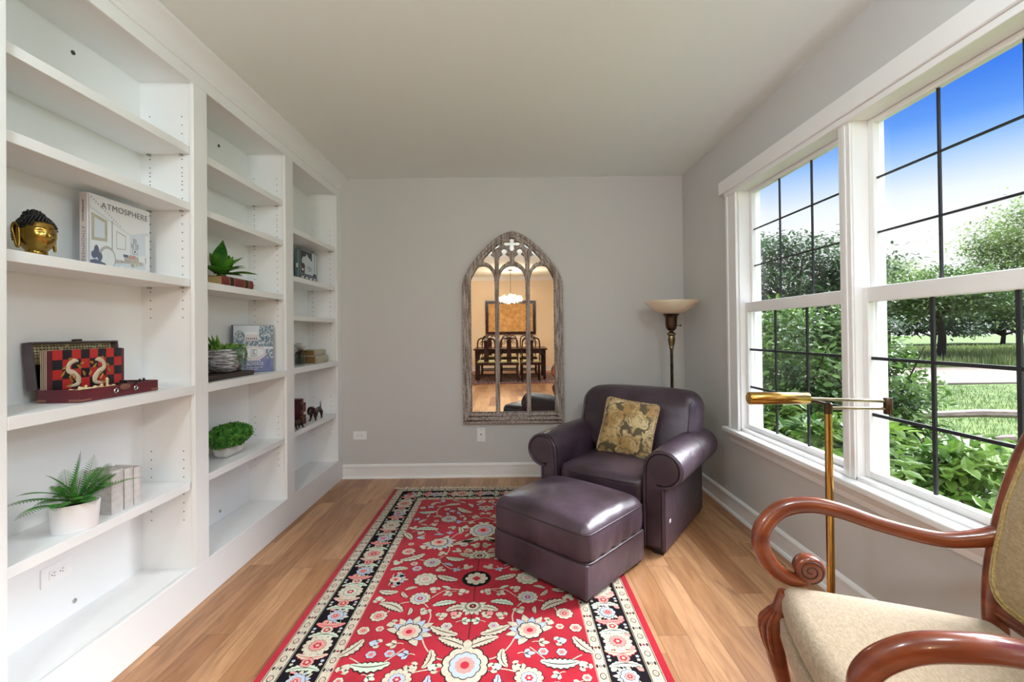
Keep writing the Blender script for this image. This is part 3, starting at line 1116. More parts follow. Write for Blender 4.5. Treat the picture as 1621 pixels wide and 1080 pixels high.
def palmette(x, y, r, rot, l=3, c1=CRM, c2=BLU, c3=PNK, n=9, ex=1.0):
    """fan of pointed petals opening in direction rot"""
    for i in range(n):
        a = rot + (i - (n - 1) / 2) * (4.4 / n)
        w = r * (0.30 if i % 2 else 0.34)
        q = r * (1.0 if i % 2 == 0 else 0.84) * (1.0 - 0.12 * abs(i - (n - 1) / 2) / (n / 2))
        petal(x, y, a, q, w, l + (i % 2), CRM if i % 2 == 0 else c2)
    blob(x, y, r * 0.50, 8, l + 3, OUT, 0.15, rot)
    blob(x, y, r * 0.45, 8, l + 4, c1, 0.15, rot)
    blob(x, y, r * 0.26, 0, l + 5, c3)
    blob(x, y, r * 0.12, 0, l + 6, ROS)


def petal(x, y, a, L, W, l, mi, outline=True):
    SPOTS.append((x + cos(a) * L * 0.5, y + sin(a) * L * 0.5, L * 0.5))

    def shp(k):
        o_ = []
        for t, w in ((0, 0.10), (0.3, 0.38), (0.62, 0.5), (0.85, 0.28), (1.0, 0.0)):
            o_.append((t * L * (1 + 0.04 * (k - 1)), w * W * k))
        pts = o_ + [(p[0], -p[1]) for p in reversed(o_[:-1])]
        return [(x + p[0] * cos(a) - p[1] * sin(a), y + p[0] * sin(a) + p[1] * cos(a)) for p in pts]
    if outline:
        rp.flat(shp(1.16), Z0 + LZ * l, OUT)
    rp.flat(shp(1.0), Z0 + LZ * (l + 0.45), mi)


def saz(x, y, a, L, W, curve, l, mi, teeth=7, edge=OUT):
    """curved serrated leaf"""
    for t in (0.2, 0.5, 0.8):
        SPOTS.append((x + L * t * cos(a + curve * t * 0.5), y + L * t * sin(a + curve * t * 0.5), W * 0.7))
    def shp(k, tk):
        up, dn = [], []
        n = teeth * 2
        for i in range(n + 1):
            t = i / n
            w = W * k * sin(pi * min(1, t * 0.94 + 0.04)) ** 0.7 * 0.5
            if 0 < i < n:
                w *= 1.0 + (0.28 if i % 2 else -0.10) * tk
            ang = a + curve * (t - 0.5)
            # position along a circular arc
            if abs(curve) > 1e-3:
                Rr = L / curve
                cx_, cy_ = Rr * (sin(a + curve * t) - sin(a)), -Rr * (cos(a + curve * t) - cos(a))
            else:
                cx_, cy_ = L * t * cos(a), L * t * sin(a)
            tt = a + curve * t
            up.append((x + cx_ - sin(tt) * w, y + cy_ + cos(tt) * w))
            dn.append((x + cx_ + sin(tt) * w * 0.8, y + cy_ - cos(tt) * w * 0.8))
        return up, dn

    def strip(up, dn, z, m__):
        o = len(rp.v)
        n = len(up)
        rp.v += [(p[0], p[1], z) for p in up] + [(p[0], p[1], z) for p in dn]
        for i in range(n - 1):
            rp.f.append((o + i, o + n + i, o + n + i + 1, o + i + 1))
            rp.m.append(m__)
    if edge is not None:
        strip(*shp(1.30, 1.0), Z0 + LZ * l, edge)
    strip(*shp(1.0, 1.0), Z0 + LZ * (l + 0.45), mi)
    strip(*shp(0.12, 0), Z0 + LZ * (l + 0.9), edge if edge is not None else OUT)


def vine(pts, w, l, mi):
    P = cat_path([(p[0], p[1], 0) for p in pts], 10)
    o = len(rp.v)
    n = len(P)
    z = Z0 + LZ * l
    for i in range(n):
        t = (P[min(i + 1, n - 1)] - P[max(i - 1, 0)]).normalized()
        q = Vector((-t.y, t.x, 0)) * w / 2
        rp.v += [(P[i].x + q.x, P[i].y + q.y, z), (P[i].x - q.x, P[i].y - q.y, z)]
    for i in range(n - 1):
        rp.f.append((o + 2 * i, o + 2 * i + 1, o + 2 * i + 3, o + 2 * i + 2))
        rp.m.append(mi)


# little chain in the two cream guard bands
def guard(inset):
    e = 0.03
    nx = int((RW - 2 * inset - 2 * e) / 0.052)
    ny = int((RL - 2 * inset) / 0.052)
    for sx in (-1, 1):
        for k in range(ny + 1):
            yy = -RL / 2 + inset + (RL - 2 * inset) * k / ny
            link(sx * (RW / 2 - e - inset), yy, k, pi / 2)
    for sy in (-1, 1):
        for k in range(1, nx):
            xx = -RW / 2 + e + inset + (RW - 2 * e - 2 * inset) * k / nx
            link(xx, sy * (RL / 2 - inset), k, 0)


def link(x, y, k, rot):
    if k % 2 == 0:
        blob(x, y, 0.0125, 0, 3, OUT, 0, rot, 1.35)
        blob(x, y, 0.0098, 0, 4, CRM, 0, rot, 1.35)
        blob(x, y, 0.005, 4, 5, PNK, 0.5, rot + pi / 4)
    else:
        blob(x, y, 0.0075, 4, 3, OUT, 0.5, rot)
        blob(x, y, 0.0045, 4, 4, ROS if k % 4 == 1 else BLU, 0.4, rot)
        for s in (-1, 1):
            q = 0.014 * s
            blob(x - sin(rot) * q, y + cos(rot) * q, 0.0045, 0, 3, OUT, 0, rot, 2.2)


guard(0.027)
guard(0.230)

# main black border
BI = 0.1305


def border_run(p0, p1, nrm, n, start=0):
    """n rosettes between p0 and p1, leaves and buds in between"""
    p0, p1, nrm = Vector(p0), Vector(p1), Vector(nrm)
    d = (p1 - p0) / n
    u = d.normalized()
    a = atan2(u.y, u.x)
    for k in range(n + 1):
        c = p0 + d * k
        if 0 < k < n or start:
            if (k + start) % 2 == 0:
                rosette(c.x, c.y, 0.061, 3, CRM, GRN if k % 4 == 0 else PNK, ROS, 14)
            else:
                sg = 1 if k % 4 < 2 else -1
                palmette(c.x, c.y, 0.066, atan2(nrm.y, nrm.x) * sg + 0.3, 3, CRM, BLU, PNK, 11)
                rosette(c.x, c.y, 0.036, 8, BLU, PNK, ROS, 8)
        if k < n:
            m0 = c + d * 0.5
            # two arching serrated leaves
            for s, colr, e_ in ((-1, GRN, OUT), (1, CRM if k % 2 else PNK, ROS)):
                b = m0 + u * (s * d.length * 0.235) - nrm * 0.062
                saz(b.x, b.y, atan2(nrm.y, nrm.x) + s * 0.55 * (1 if u.cross(nrm).z > 0 else -1), 0.135, 0.034, -s * 1.1 * (1 if u.cross(nrm).z > 0 else -1), 3, colr, 9, e_)
            rosette(m0.x, m0.y, 0.026, 4, PNK if k % 2 else CRM, ROS, CRM, 5)
            for s in (-1, 1):
                for q in (-1, 1):
                    b = m0 + u * (0.045 * s) + nrm * (0.040 * q)
                    petal(b.x, b.y, a + (0.7 * q if s > 0 else pi - 0.7 * q), 0.034, 0.024, 3, GRN if q > 0 else PNK, False)
                    b = m0 + u * (0.010 * s) + nrm * (0.058 * q)
                    blob(b.x, b.y, 0.008, 5, 3, BLU if s > 0 else CRM, 0.4)


e_ = 0.03
xb, yb_ = RW / 2 - e_ - BI, RL / 2 - BI
for sx in (-1, 1):
    border_run((sx * xb, -yb_, 0), (sx * xb, yb_, 0), (-sx, 0, 0), 11)
for sy in (-1, 1):
    border_run((-xb, sy * yb_, 0), (xb, sy * yb_, 0), (0, -sy, 0), 6)
for sx in (-1, 1):
    for sy in (-1, 1):
        palmette(sx * xb, sy * yb_, 0.068, atan2(-sy, -sx), 3, PNK, BLU, ROS, 11)

# the red field: mirrored scroll work; y is measured from the far end of the field
FW, FL = RW / 2 - e_ - 0.254, RL / 2 - 0.254
yc = lambda wy: wy - (3.84 - RL / 2)          # world y to rug y


def both(fn):
    for s in (1, -1):
        fn(s)


def field_unit(wy, flip):
    """central column and its two sides around world depth wy (flip: +1 / -1 along y)"""
    f = flip
    y = yc(wy)

    def Y(d):
        return y + f * d
    ang = lambda a, s: atan2(f * sin(a), s * cos(a))
    # palmettes on both sides
    for s in (1, -1):
        palmette(s * 0.265, Y(-0.015), 0.118, ang(2.2, s), 5, CRM, BLU, PNK, 11)
        rosette(s * 0.265, Y(0.235), 0.052, 5, CRM, BLU, ROS, 12)
        rosette(s * 0.43, Y(0.10), 0.040, 5, CRM, PNK, ROS, 9)
        rosette(s * 0.105, Y(0.02), 0.026, 5, CRM, BLU, ROS, 6)
        vine([(0.02 * s, Y(-0.20)), (0.13 * s, Y(-0.17)), (0.20 * s, Y(-0.05)), (0.19 * s, Y(0.10)), (0.25 * s, Y(0.20)), (0.36 * s, Y(0.19)), (0.42 * s, Y(0.07))], 0.006, 3, CRM)
        vine([(0.04 * s, Y(0.30)), (0.14 * s, Y(0.31)), (0.22 * s, Y(0.23))], 0.005, 3, CRM)
        vine([(0.26 * s, Y(-0.12)), (0.36 * s, Y(-0.22)), (0.47 * s, Y(-0.17))], 0.005, 3, CRM)
        saz(s * 0.05, Y(-0.035), ang(0.15, s), 0.14, 0.046, 0.55 * s * f, 5, CRM, 6)
        saz(s * 0.33, Y(0.13), ang(1.0, s), 0.15, 0.05, -1.0 * s * f, 5, CRM, 7)
        saz(s * 0.30, Y(-0.20), ang(-0.5, s), 0.16, 0.05, 0.9 * s * f, 5, GRN, 7)
        saz(s * 0.12, Y(0.13), ang(2.4, s), 0.10, 0.042, 0.8 * s * f, 5, CRM, 6)
        saz(s * 0.45, Y(-0.06), ang(-1.3, s), 0.13, 0.044, 0.7 * s * f, 5, CRM, 6)
        saz(s * 0.085, Y(0.20), ang(0.2, s), 0.115, 0.038, -0.9 * s * f, 5, GRN, 6)
        saz(s * 0.15, Y(-0.13), ang(-2.0, s), 0.11, 0.036, 1.2 * s * f, 5, CRM, 5, OUT)
        saz(s * 0.39, Y(0.30), ang(-0.4, s), 0.10, 0.04, 1.0 * s * f, 5, CRM, 5)
        for (dx, dy, a_, c_) in ((0.19, 0.30, 0.6, CRM), (0.33, 0.05, -0.4, CRM), (0.46, 0.21, 1.3, GRN), (0.155, 0.085, 2.6, CRM), (0.37, -0.09, 0.2, BLU), (0.215, 0.15, -1.2, CRM),
                                 (0.06, 0.09, 0.7, PNK), (0.22, -0.21, -2.2, CRM), (0.10, -0.24, 0.4, GRN), (0.48, -0.25, 2.0, CRM), (0.44, 0.36, 2.8, BLU), (0.05, 0.27, 1.1, CRM)):
            aa = ang(a_, s)
            petal(s * dx, Y(dy), aa, 0.050, 0.040, 5, c_)
            petal(s * dx, Y(dy), aa + 1.0, 0.034, 0.028, 5, CRM)
            petal(s * dx, Y(dy), aa - 1.0, 0.034, 0.028, 5, CRM)
            blob(s * dx, Y(dy), 0.011, 5, 7, ROS if c_ != PNK else CRM, 0.3)
            blob(s * dx + cos(aa) * 0.014, Y(dy) + sin(aa) * 0.014, 0.010, 0, 6, c_)
    vine([(0, Y(-0.30)), (0, Y(0.36))], 0.004, 3, OUT)


def shield(wy, f):
    y = yc(wy)
    for k, (r, c_) in enumerate(((0.098, OUT), (0.092, CRM), (0.066, OUT), (0.062, BLU), (0.040, PNK), (0.018, ROS))):
        blob(0, y, r, 10, 5 + k, c_, 0.10, pi / 2, 1.15)
    for s in (1, -1):
        saz(0, y + f * 0.10, atan2(f * 0.75, s), 0.145, 0.05, -0.35 * s * f, 5, CRM, 8)
        petal(0, y - f * 0.09, atan2(-f, s * 0.9), 0.05, 0.034, 5, GRN)
    petal(0, y + f * 0.09, atan2(f, 0), 0.06, 0.04, 6, CRM)


field_unit(2.02, 1)
field_unit(2.84, -1)
field_unit(2.02 - 0.61 - 0.25, -1) if False else None
for wy, f in ((1.80, 1), (3.02, -1)):
    shield(wy, f)
for wy in (2.43,):
    blob(0, yc(wy), 0.078, 0, 5, OUT)
    blob(0, yc(wy), 0.072, 0, 6, BLK)
    blob(0, yc(wy), 0.060, 8, 7, CRM, 0.22)
    blob(0, yc(wy), 0.022, 4, 8, ROS, 0.3)
    for s in (1, -1):
        saz(s * 0.10, yc(wy) - 0.01, atan2(0.2, s), 0.12, 0.045, 0.4 * s, 5, CRM, 6)
        rosette(s * 0.27, yc(wy), 0.062, 5, CRM, GRN, PNK, 10)
        palmette(s * 0.43, yc(wy), 0.070, atan2(0, -s), 5, CRM, BLU, PNK, 9)
for wy, f in ((2.185, -1), (2.675, 1)):
    palmette(0, yc(wy), 0.078, atan2(f, 0), 6, CRM, GRN, PNK, 11)
    rosette(0, yc(wy), 0.030, 12, CRM, OUT, ROS, 8)
# near and far ends of the field
for wy, f in ((3.38, 1), (1.56, -1)):
    for s in (1, -1):
        rosette(s * 0.25, yc(wy) - f * 0.17, 0.056, 5, CRM, BLU, ROS, 12)
        saz(s * 0.10, yc(wy) - f * 0.06, atan2(f * 0.4, s), 0.15, 0.048, 0.7 * s * f, 5, CRM, 7)
        saz(s * 0.36, yc(wy) - f * 0.03, atan2(-f * 0.6, s), 0.13, 0.044, 0.9 * s * f, 5, GRN, 6)
        saz(s * 0.20, yc(wy) + f * 0.10, atan2(f * 0.3, s), 0.12, 0.040, -1.0 * s * f, 5, CRM, 6)
        petal(s * 0.42, yc(wy) + f * 0.09, 1.1, 0.05, 0.04, 5, CRM)
        petal(s * 0.33, yc(wy) + f * 0.15, 2.1, 0.05, 0.04, 5, BLU)
        petal(s * 0.08, yc(wy) + f * 0.14, 0.3, 0.05, 0.04, 5, CRM)
        vine([(0.0, yc(wy) - f * 0.15), (0.14 * s, yc(wy) - f * 0.22), (0.33 * s, yc(wy) - f * 0.12), (0.34 * s, yc(wy) + f * 0.05), (0.18 * s, yc(wy) + f * 0.15)], 0.006, 3, CRM)
    palmette(0, yc(wy) + f * 0.03, 0.075, atan2(-f, 0), 6, CRM, BLU, PNK, 9)
# small sprigs in whatever red is still open, mirrored left and right
for k in range(1500):
    x, y = rr.uniform(0.02, FW - 0.03), rr.uniform(-FL + 0.03, FL - 0.03)
    rad = rr.choice((0.030, 0.038, 0.026))
    if any((x - p[0]) ** 2 + (y - p[1]) ** 2 < (rad + p[2]) ** 2 for p in SPOTS):
        continue
    a, kind, c_ = rr.uniform(0, 2 * pi), rr.random(), rr.choice((CRM, CRM, CRM, GRN, BLU))
    for s in (1, -1):
        aa = a if s > 0 else pi - a
        if kind < 0.35:
            rosette(s * x, y, rad * 0.72, 5, c_, PNK, ROS, 6)
        elif kind < 0.7:
            saz(s * x - cos(aa) * rad, y - sin(aa) * rad, aa, rad * 2.1, rad * 0.75, 0.9 * s, 5, c_, 4)
        else:
            for q in (-0.9, 0, 0.9):
                petal(s * x - cos(aa) * rad * 0.6, y - sin(aa) * rad * 0.6, aa + q, rad * (1.5 if q == 0 else 1.1), rad * 0.75, 5, c_)
            vine([(s * x - cos(aa) * rad * 1.6, y - sin(aa) * rad * 1.6), (s * x - cos(aa) * rad, y - sin(aa) * rad + 0.006), (s * x, y)], 0.004, 4, CRM)
rp.build('pile', RM, rug, smooth=False)
fg = MB()
for sy in (-1, 1):
    for k in range(230):
        x = -RW / 2 + RW * (k + 0.5) / 230 + rr.uniform(-0.004, 0.004)
        y0 = sy * RL / 2
        L = rr.uniform(0.035, 0.075)
        sl_ = rr.uniform(-0.35, 0.35)
        fg.tube([(x, y0 - sy * 0.003, 0.005), (x + sl_ * L * 0.4, y0 + sy * L * 0.5, 0.006), (x + sl_ * L + rr.uniform(-.01, .01), y0 + sy * L, 0.0025)], [0.003, 0.0032, 0.0018], 4)
tag(fg.build('fringe', M['goldcord'] if False else pmat('fringe_cotton', (222, 208, 186), 0.9), rug), kind='stuff')


# ------------------------------------------------------------------ leather armchair
RZ = radians(-37)
CW, CD = 0.85, 0.85                          # base width and depth; -Y is the front
ux, uy = Vector((cos(RZ), sin(RZ), 0)), Vector((-sin(RZ), cos(RZ), 0))
cpos = Vector((0.885, 2.645, 0)) - ux * (CW / 2) + uy * (CD / 2)
ch = thing('leather_armchair', 'dark aubergine leather club armchair with rolled arms in the far corner', 'armchair', cpos, RZ)


def wrinkle(p, amp=0.004, k=1.0):
    return amp * (sin(p.x * 31 * k + p.y * 17) * sin(p.z * 23 - p.y * 27 * k) + 0.6 * sin(p.y * 47 + p.x * 13))


# base shell: front rail, back
bb = MB()
bb.box(-CW / 2 + 0.05, CW / 2 - 0.05, -CD / 2 + 0.03, CD / 2 - 0.02, 0.028, 0.27)
bb.build('base', M['leather'], ch, bevel=0.015, bseg=3)


def seat_fn(p):
    f = 1 - min(1, (abs(p.x) / 0.30) ** 2.4)
    g = 1 - min(1, (abs(p.y) / 0.34) ** 2.4)
    z = p.z + (0.035 * f * g if p.z > 0 else 0)
    y = p.y - (0.018 * f if p.y < -0.2 else 0)
    return (p.x, y, z + (wrinkle(p, 0.003) if p.z > 0 else 0))


sm = MB()
sm.rbox(0.595, 0.68, 0.165, 0.05, 14, 4, seat_fn)
sc = sm.build('seat_cushion', M['leather'], ch, loc=(0, -0.075, 0.342))
pp = MB()
loop = []
for k in range(60):
    a = 2 * pi * k / 60
    x = 0.296 * (abs(cos(a)) ** 0.22) * (1 if cos(a) > 0 else -1)
    y = 0.342 * (abs(sin(a)) ** 0.22) * (1 if sin(a) > 0 else -1)
    w_ = seat_fn(Vector((x, y, 0.045)))
    loop.append((w_[0] * 0.995, w_[1] * 0.997, 0.048))
pp.tube(loop, 0.0038, 6, closed=True)
pp.build('piping', M['piping'], sc)


def arm_profile(off=0.0, n=18):
    """outline of the arm seen from the front, x outwards from the seat side, z up"""
    cx, cz, r = 0.118, 0.502, 0.112 - off
    P = [(0.0 + off, 0.028 + off)]
    P.append((0.0 + off, 0.40))
    a0, a1 = pi * 0.97, -pi * 0.62
    for i in range(n + 1):
        a = a0 + (a1 - a0) * i / n
        rr_ = r * (1.0 + 0.06 * cos(a) * (1 if cos(a) > 0 else 0))
        P.append((cx + rr_ * cos(a), cz + r * sin(a)))
    P.append((0.128 - off, 0.385))
    P.append((0.128 - off, 0.028 + off))
    return P


def arm(s):
    o = bpy.data.objects.new('arm', None)
    P = arm_profile()
    mb = MB()
    n = 14
    ya, yb = -CD / 2, 0.40
    ring = []
    for k in range(n + 1):
        t = k / n
        yy = ya + (yb - ya) * t
        e = 0.012 if k in (0,) else 0.0
        row = []
        for (x, z) in P:
            xx = x + (0 if z < 0.4 else 0.0)
            # soft leather: slight swelling in the middle of the roll, tapering to the back
            dz = 0.012 * sin(pi * t) if z > 0.5 else 0
            row.append(Vector((s * (0.297 + xx), yy + e, z + dz + (wrinkle(Vector((x * 3, yy, z * 2)), 0.0022) if z > 0.4 else 0))))
        ring.append(row)
    vs = [p for r_ in ring for p in r_]
    m_ = len(P)
    fs = []
    for k in range(n):
        for i in range(m_):
            j = (i + 1) % m_
            fs.append((k * m_ + i, k * m_ + j, (k + 1) * m_ + j, (k + 1) * m_ + i))
    fs.append(tuple(range(m_)))
    fs.append(tuple(n * m_ + i for i in range(m_)))
    mb.add(vs, fs)
    a_ = mb.build('arm', M['leather'], ch, ang=0.9)
    # front facing, set into the welt
    Q = arm_profile(0.020)
    fb = MB()
    fb.prism([(s * (0.297 + p[0]), p[1]) for p in Q], 0.012)
    fb.build('front_panel', M['leather'], a_, loc=(0, ya - 0.008, 0), bevel=0.005, bseg=2)
    wp = MB()
    Wl = arm_profile(0.009)
    wp.tube([(s * (0.297 + p[0]), ya - 0.002, p[1]) for p in Wl], 0.0095, 7)
    wp.build('welt', M['leather'], a_)
    st = MB()
    St = [p for p in P if p[1] > 0.40]
    yy = 0.02
    st.tube([(s * (0.297 + p[0]), yy, p[1] + 0.010) for p in St[1:-3]], 0.0016, 4)
    st.build('seam', M['piping'], a_)


arm(1)
arm(-1)


def back_fn(p):
    f = 1 - min(1, (abs(p.x) / 0.46) ** 3)
    zz = (p.z + 0.255) / 0.51                       # 0 bottom .. 1 top
    wid = 1.0 if zz > 0.45 else (0.66 + 0.34 * max(0, (zz - 0.18) / 0.27) ** 0.8 if zz > 0.18 else 0.66)
    y = p.y + 0.17 * (zz - 0.3)                     # leans back
    if p.y < 0:
        y -= 0.030 * f * sin(pi * min(1, max(0, zz)))
        y += wrinkle(Vector((p.x, 0, p.z)), 0.004, 1.3)
    z = p.z + 0.020 * f * (1 if p.z > 0.15 else 0) - 0.015 * (abs(p.x) / 0.46) ** 4 * (1 if p.z > 0.1 else 0)
    return (p.x * wid, y, z)


bk = MB()
bk.rbox(0.92, 0.25, 0.51, 0.105, 14, 6, back_fn)
bko = bk.build('back_cushion', M['leather'], ch, loc=(0, 0.235, 0.615))
for s in (-1, 1):
    bs = MB()
    L_ = []
    for k in range(24):
        z = -0.10 + 0.345 * k / 23
        w_ = back_fn(Vector((s * 0.405, -0.118 if k < 20 else -0.118 + 0.03 * (k - 19), z)))
        L_.append((w_[0], w_[1] - 0.003, w_[2]))
    bs.tube(L_, 0.0028, 6)
    bs.build('seam', M['piping'], bko)
# outside back
ob = MB()
ob.box(-0.405, 0.405, CD / 2 - 0.10, CD / 2 - 0.005, 0.03, 0.70)
ob.build('outside_back', M['leather'], ch, bevel=0.03, bseg=4)
for sx in (-1, 1):
    for sy in (-1, 1):
        f_ = MB().box(-0.03, 0.03, -0.03, 0.03, 0.0122 if (sx < 0 and sy < 0) else 0.0, 0.05)
        f_.build('foot', M['darkfoot'], ch, loc=(sx * (CW / 2 - 0.045), sy * (CD / 2 - 0.045), 0), bevel=0.003)
tg = MB().box(0.0, 0.002, -0.012, 0.012, 0.0, 0.02)
tg.build('care_tag', M['plate'], ch, loc=(CW / 2 + 0.0, -0.33, 0.17))

# scatter cushion
tilt = Matrix.Rotation(radians(22), 4, 'X')
cp = ch.matrix_basis if False else Matrix.Translation(cpos) @ Matrix.Rotation(RZ, 4, 'Z')
pl = thing('scatter_cushion', 'square gold and olive damask cushion leaning on the leather armchair back', 'cushion')
pl.matrix_world = cp @ Matrix.Translation((0.02, 0.015, 0.625)) @ Matrix.Rotation(radians(-20), 4, 'X') @ Matrix.Rotation(radians(5), 4, 'Y')


def pil_fn(p):
    u, v = p.x / 0.20, p.z / 0.20
    f = max(0, 1 - abs(u) ** 2.6) * max(0, 1 - abs(v) ** 2.6)
    pin = 1 - 0.055 * (1 - u * u) * abs(v) ** 3
    pin2 = 1 - 0.055 * (1 - v * v) * abs(u) ** 3
    return (p.x * pin2, p.y * (0.25 + 2.3 * f ** 0.6) + 0.003 * sin(p.x * 40 + p.z * 22) * f, p.z * pin)


pm = MB()
pm.rbox(0.40, 0.05, 0.40, 0.024, 16, 3, pil_fn)
pmo = pm.build('front', M['damask'], pl)
pmo.name = 'cushion_body'
rd = MB()
rl = []
for k in range(80):
    a = 2 * pi * k / 80
    x = 0.202 * (abs(cos(a)) ** 0.16) * (1 if cos(a) > 0 else -1)
    z = 0.202 * (abs(sin(a)) ** 0.16) * (1 if sin(a) > 0 else -1)
    w_ = pil_fn(Vector((x, 0, z)))
    rl.append((w_[0], 0, w_[2]))
rd.tube(rl, 0.006, 6, closed=True)
rd.build('cord', M['goldcord'], pl)

# ------------------------------------------------------------------ ottoman
OZ = radians(-44)
OW, OD = 0.635, 0.565
oux, ouy = Vector((cos(OZ), sin(OZ), 0)), Vector((-sin(OZ), cos(OZ), 0))
opos = Vector((0.352, 2.170, 0)) - oux * (OW / 2) + ouy * (OD / 2)
ot = thing('leather_ottoman', 'square dark aubergine leather ottoman standing on the red rug before the armchair', 'ottoman', opos + Vector((0, 0, 0.0122)), OZ)
ob_ = MB()
ob_.box(-OW / 2 - 0.001, OW / 2 + 0.001, -OD / 2 - 0.001, OD / 2 + 0.001, 0.016, 0.186)
ob_.build('base', M['leather'], ot, bevel=0.012, bseg=3)


def ott_fn(p):
    u, v = p.x / (OW / 2), p.y / (OD / 2)
    f = max(0, 1 - abs(u) ** 2.2) * max(0, 1 - abs(v) ** 2.2)
    z = p.z
    if z > 0.02:
        z += 0.055 * f ** 0.7 + wrinkle(Vector((p.x, p.y, 0)), 0.002)
    s = 1.0 + 0.022 * cos(p.z / 0.10 * pi / 2) if abs(p.z) < 0.1 else 1.0
    edge = max(abs(u), abs(v))
    side = 0.011 * sin((p.x - p.y) * 62 + 2 * p.x) * (1 if z < 0.05 and edge > 0.95 else 0) * max(0, (0.05 - p.z) / 0.1)
    return (p.x * (s + side), p.y * (s + side), z)


om = MB()
om.rbox(OW, OD, 0.20, 0.045, 18, 4, ott_fn)
omo = om.build('cushion', M['leather'], ot, loc=(0, 0, 0.262))
for nm, zz, kk, mt_ in (('piping', 0.062, 0.9995, M['piping']), ('bottom_piping', -0.076, 1.006, M['piping'])):
    q = MB()
    L_ = []
    for k in range(96):
        a = 2 * pi * k / 96
        pw_ = 0.14
        x = OW / 2 * (abs(cos(a)) ** pw_) * (1 if cos(a) > 0 else -1) * kk
        y = OD / 2 * (abs(sin(a)) ** pw_) * (1 if sin(a) > 0 else -1) * kk
        s = 1.0 + 0.022 * cos(zz / 0.10 * pi / 2)
        L_.append((x * s * 0.997, y * s * 0.997, zz))
    q.tube(L_, 0.0045, 6, closed=True)
    q.build(nm, mt_, omo)
for sx in (-1, 1):
    for sy in (-1, 1):
        MB().box(-0.032, 0.032, -0.032, 0.032, 0.0, 0.03).build('foot', M['darkfoot'], ot, loc=(sx * (OW / 2 - 0.045), sy * (OD / 2 - 0.045), 0), bevel=0.004)

# ------------------------------------------------------------------ torchiere floor lamp in the corner
tl = thing('torchiere_lamp', 'bronze torchiere floor lamp with alabaster bowl shade behind the leather armchair', 'floor lamp', (1.345, 3.79, 0))
MB().lathe([(0.135, 0), (0.14, 0.012), (0.13, 0.022), (0.08, 0.032), (0.04, 0.05), (0.022, 0.075), (0.016, 0.09)], 32).build('base', M['agedbrass'], tl)
MB().lathe([(0.013, 0.08), (0.013, 1.155), (0.017, 1.16), (0.017, 1.17)], 16).build('pole', M['agedbrass'], tl)
MB().lathe([(0.014, 1.165), (0.022, 1.172), (0.018, 1.182), (0.024, 1.20), (0.030, 1.245), (0.026, 1.27), (0.036, 1.283), (0.036, 1.292), (0.018, 1.305), (0.014, 1.315)], 20).build('collar', M['agedbrass'], tl)
ur = MB()
ur.lathe([(0.014, 1.312), (0.030, 1.318), (0.042, 1.338), (0.047, 1.37), (0.048, 1.415), (0.052, 1.435), (0.066, 1.448), (0.068, 1.453), (0.03, 1.455)], 28)
uo = ur.build('urn', M['bronze'], tl)
kn = MB()
kn.tube([(0.046, 0, 1.357), (0.075, 0, 1.357)], 0.003, 8)
kn.lathe([(0.006, -0.006), (0.007, 0.0), (0.006, 0.006)], 10, mtx=Matrix.Translation((0.078, 0, 1.357)) @ Matrix.Rotation(pi / 2, 4, 'Y'))
kn.build('switch', M['bronze'], uo)
bw = [(0.05, 1.452), (0.085, 1.462), (0.13, 1.482), (0.17, 1.508), (0.20, 1.538), (0.213, 1.552), (0.217, 1.560)]
MB().lathe(bw + [(0.213, 1.562)] + [(r * 0.965, z + 0.006) for r, z in reversed(bw[:-1])], 48).build('bowl_shade', M['alabaster'], tl)

# ------------------------------------------------------------------ brass swing-arm pharmacy lamp
ph_ = thing('swing_arm_lamp', 'polished brass swing-arm floor lamp with tube shade in front of the window', 'floor lamp', (1.222, 1.75, 0))
MB().lathe([(0.12, 0), (0.122, 0.008), (0.115, 0.016), (0.05, 0.024), (0.026, 0.034), (0.02, 0.045)], 32).build('base', M['brass'], ph_)
MB().lathe([(0.0135, 0.03), (0.0135, 0.995)], 18).build('pole', M['brass'], ph_)
MB().lathe([(0.0145, 0.99), (0.0145, 1.028), (0.010, 1.033)], 18).build('cap', M['bronze'], ph_)
am = MB()
am.tube([(0.0, 0, 1.012), (0.225, 0.0, 1.006)], 0.006, 10)
am.build('lower_arm', M['agedbrass'], ph_)
kk_ = MB()
kk_.lathe([(0.013, 0.985), (0.015, 0.988), (0.015, 1.045), (0.013, 1.048)], 16, mtx=Matrix.Translation((0.232, 0, 0)))
kk_.build('knuckle', M['bronze'], ph_)
am = MB()
am.tube([(0.222, 0.0, 1.035), (-0.09, -0.02, 1.052)], 0.0062, 10)
am.build('upper_arm', M['agedbrass'], ph_)
sb = MB()
sb.tube([(-0.09, 0.008, 1.048), (0.004, 0.0, 1.025)], 0.005, 8)
sb.build('stay', M['bronze'], ph_)
sh = MB()
mt = Matrix.Translation((-0.318, -0.02, 1.056)) @ Matrix.Rotation(pi / 2 + 0.01, 4, 'Y')
sh.lathe([(0.004, 0.0), (0.021, 0.001), (0.0235, 0.004), (0.0235, 0.224), (0.021, 0.228), (0.006, 0.229)], 28, mtx=mt)
sh.build('tube_shade', M['brass'], ph_)

# ------------------------------------------------------------------ gothic arch mirror
MX, MY = 0.024, YB - 0.002
mir = thing('gothic_mirror', 'tall gothic arch mirror in weathered wood on the back wall', 'mirror', (MX, MY, 0))
half = [(0, 2.235), (0.035, 2.226), (0.10, 2.197), (0.16, 2.158), (0.22, 2.108), (0.28, 2.048), (0.34, 1.975), (0.40, 1.885), (0.436, 1.81), (0.450, 1.745)]
hs = [(p.x, p.y) for p in cat_path([(a, b, 0) for a, b in half], 4)]
outer = hs + [(0.452, 0.495), (-0.452, 0.495)] + [(-a, b) for a, b in reversed(hs[1:])]


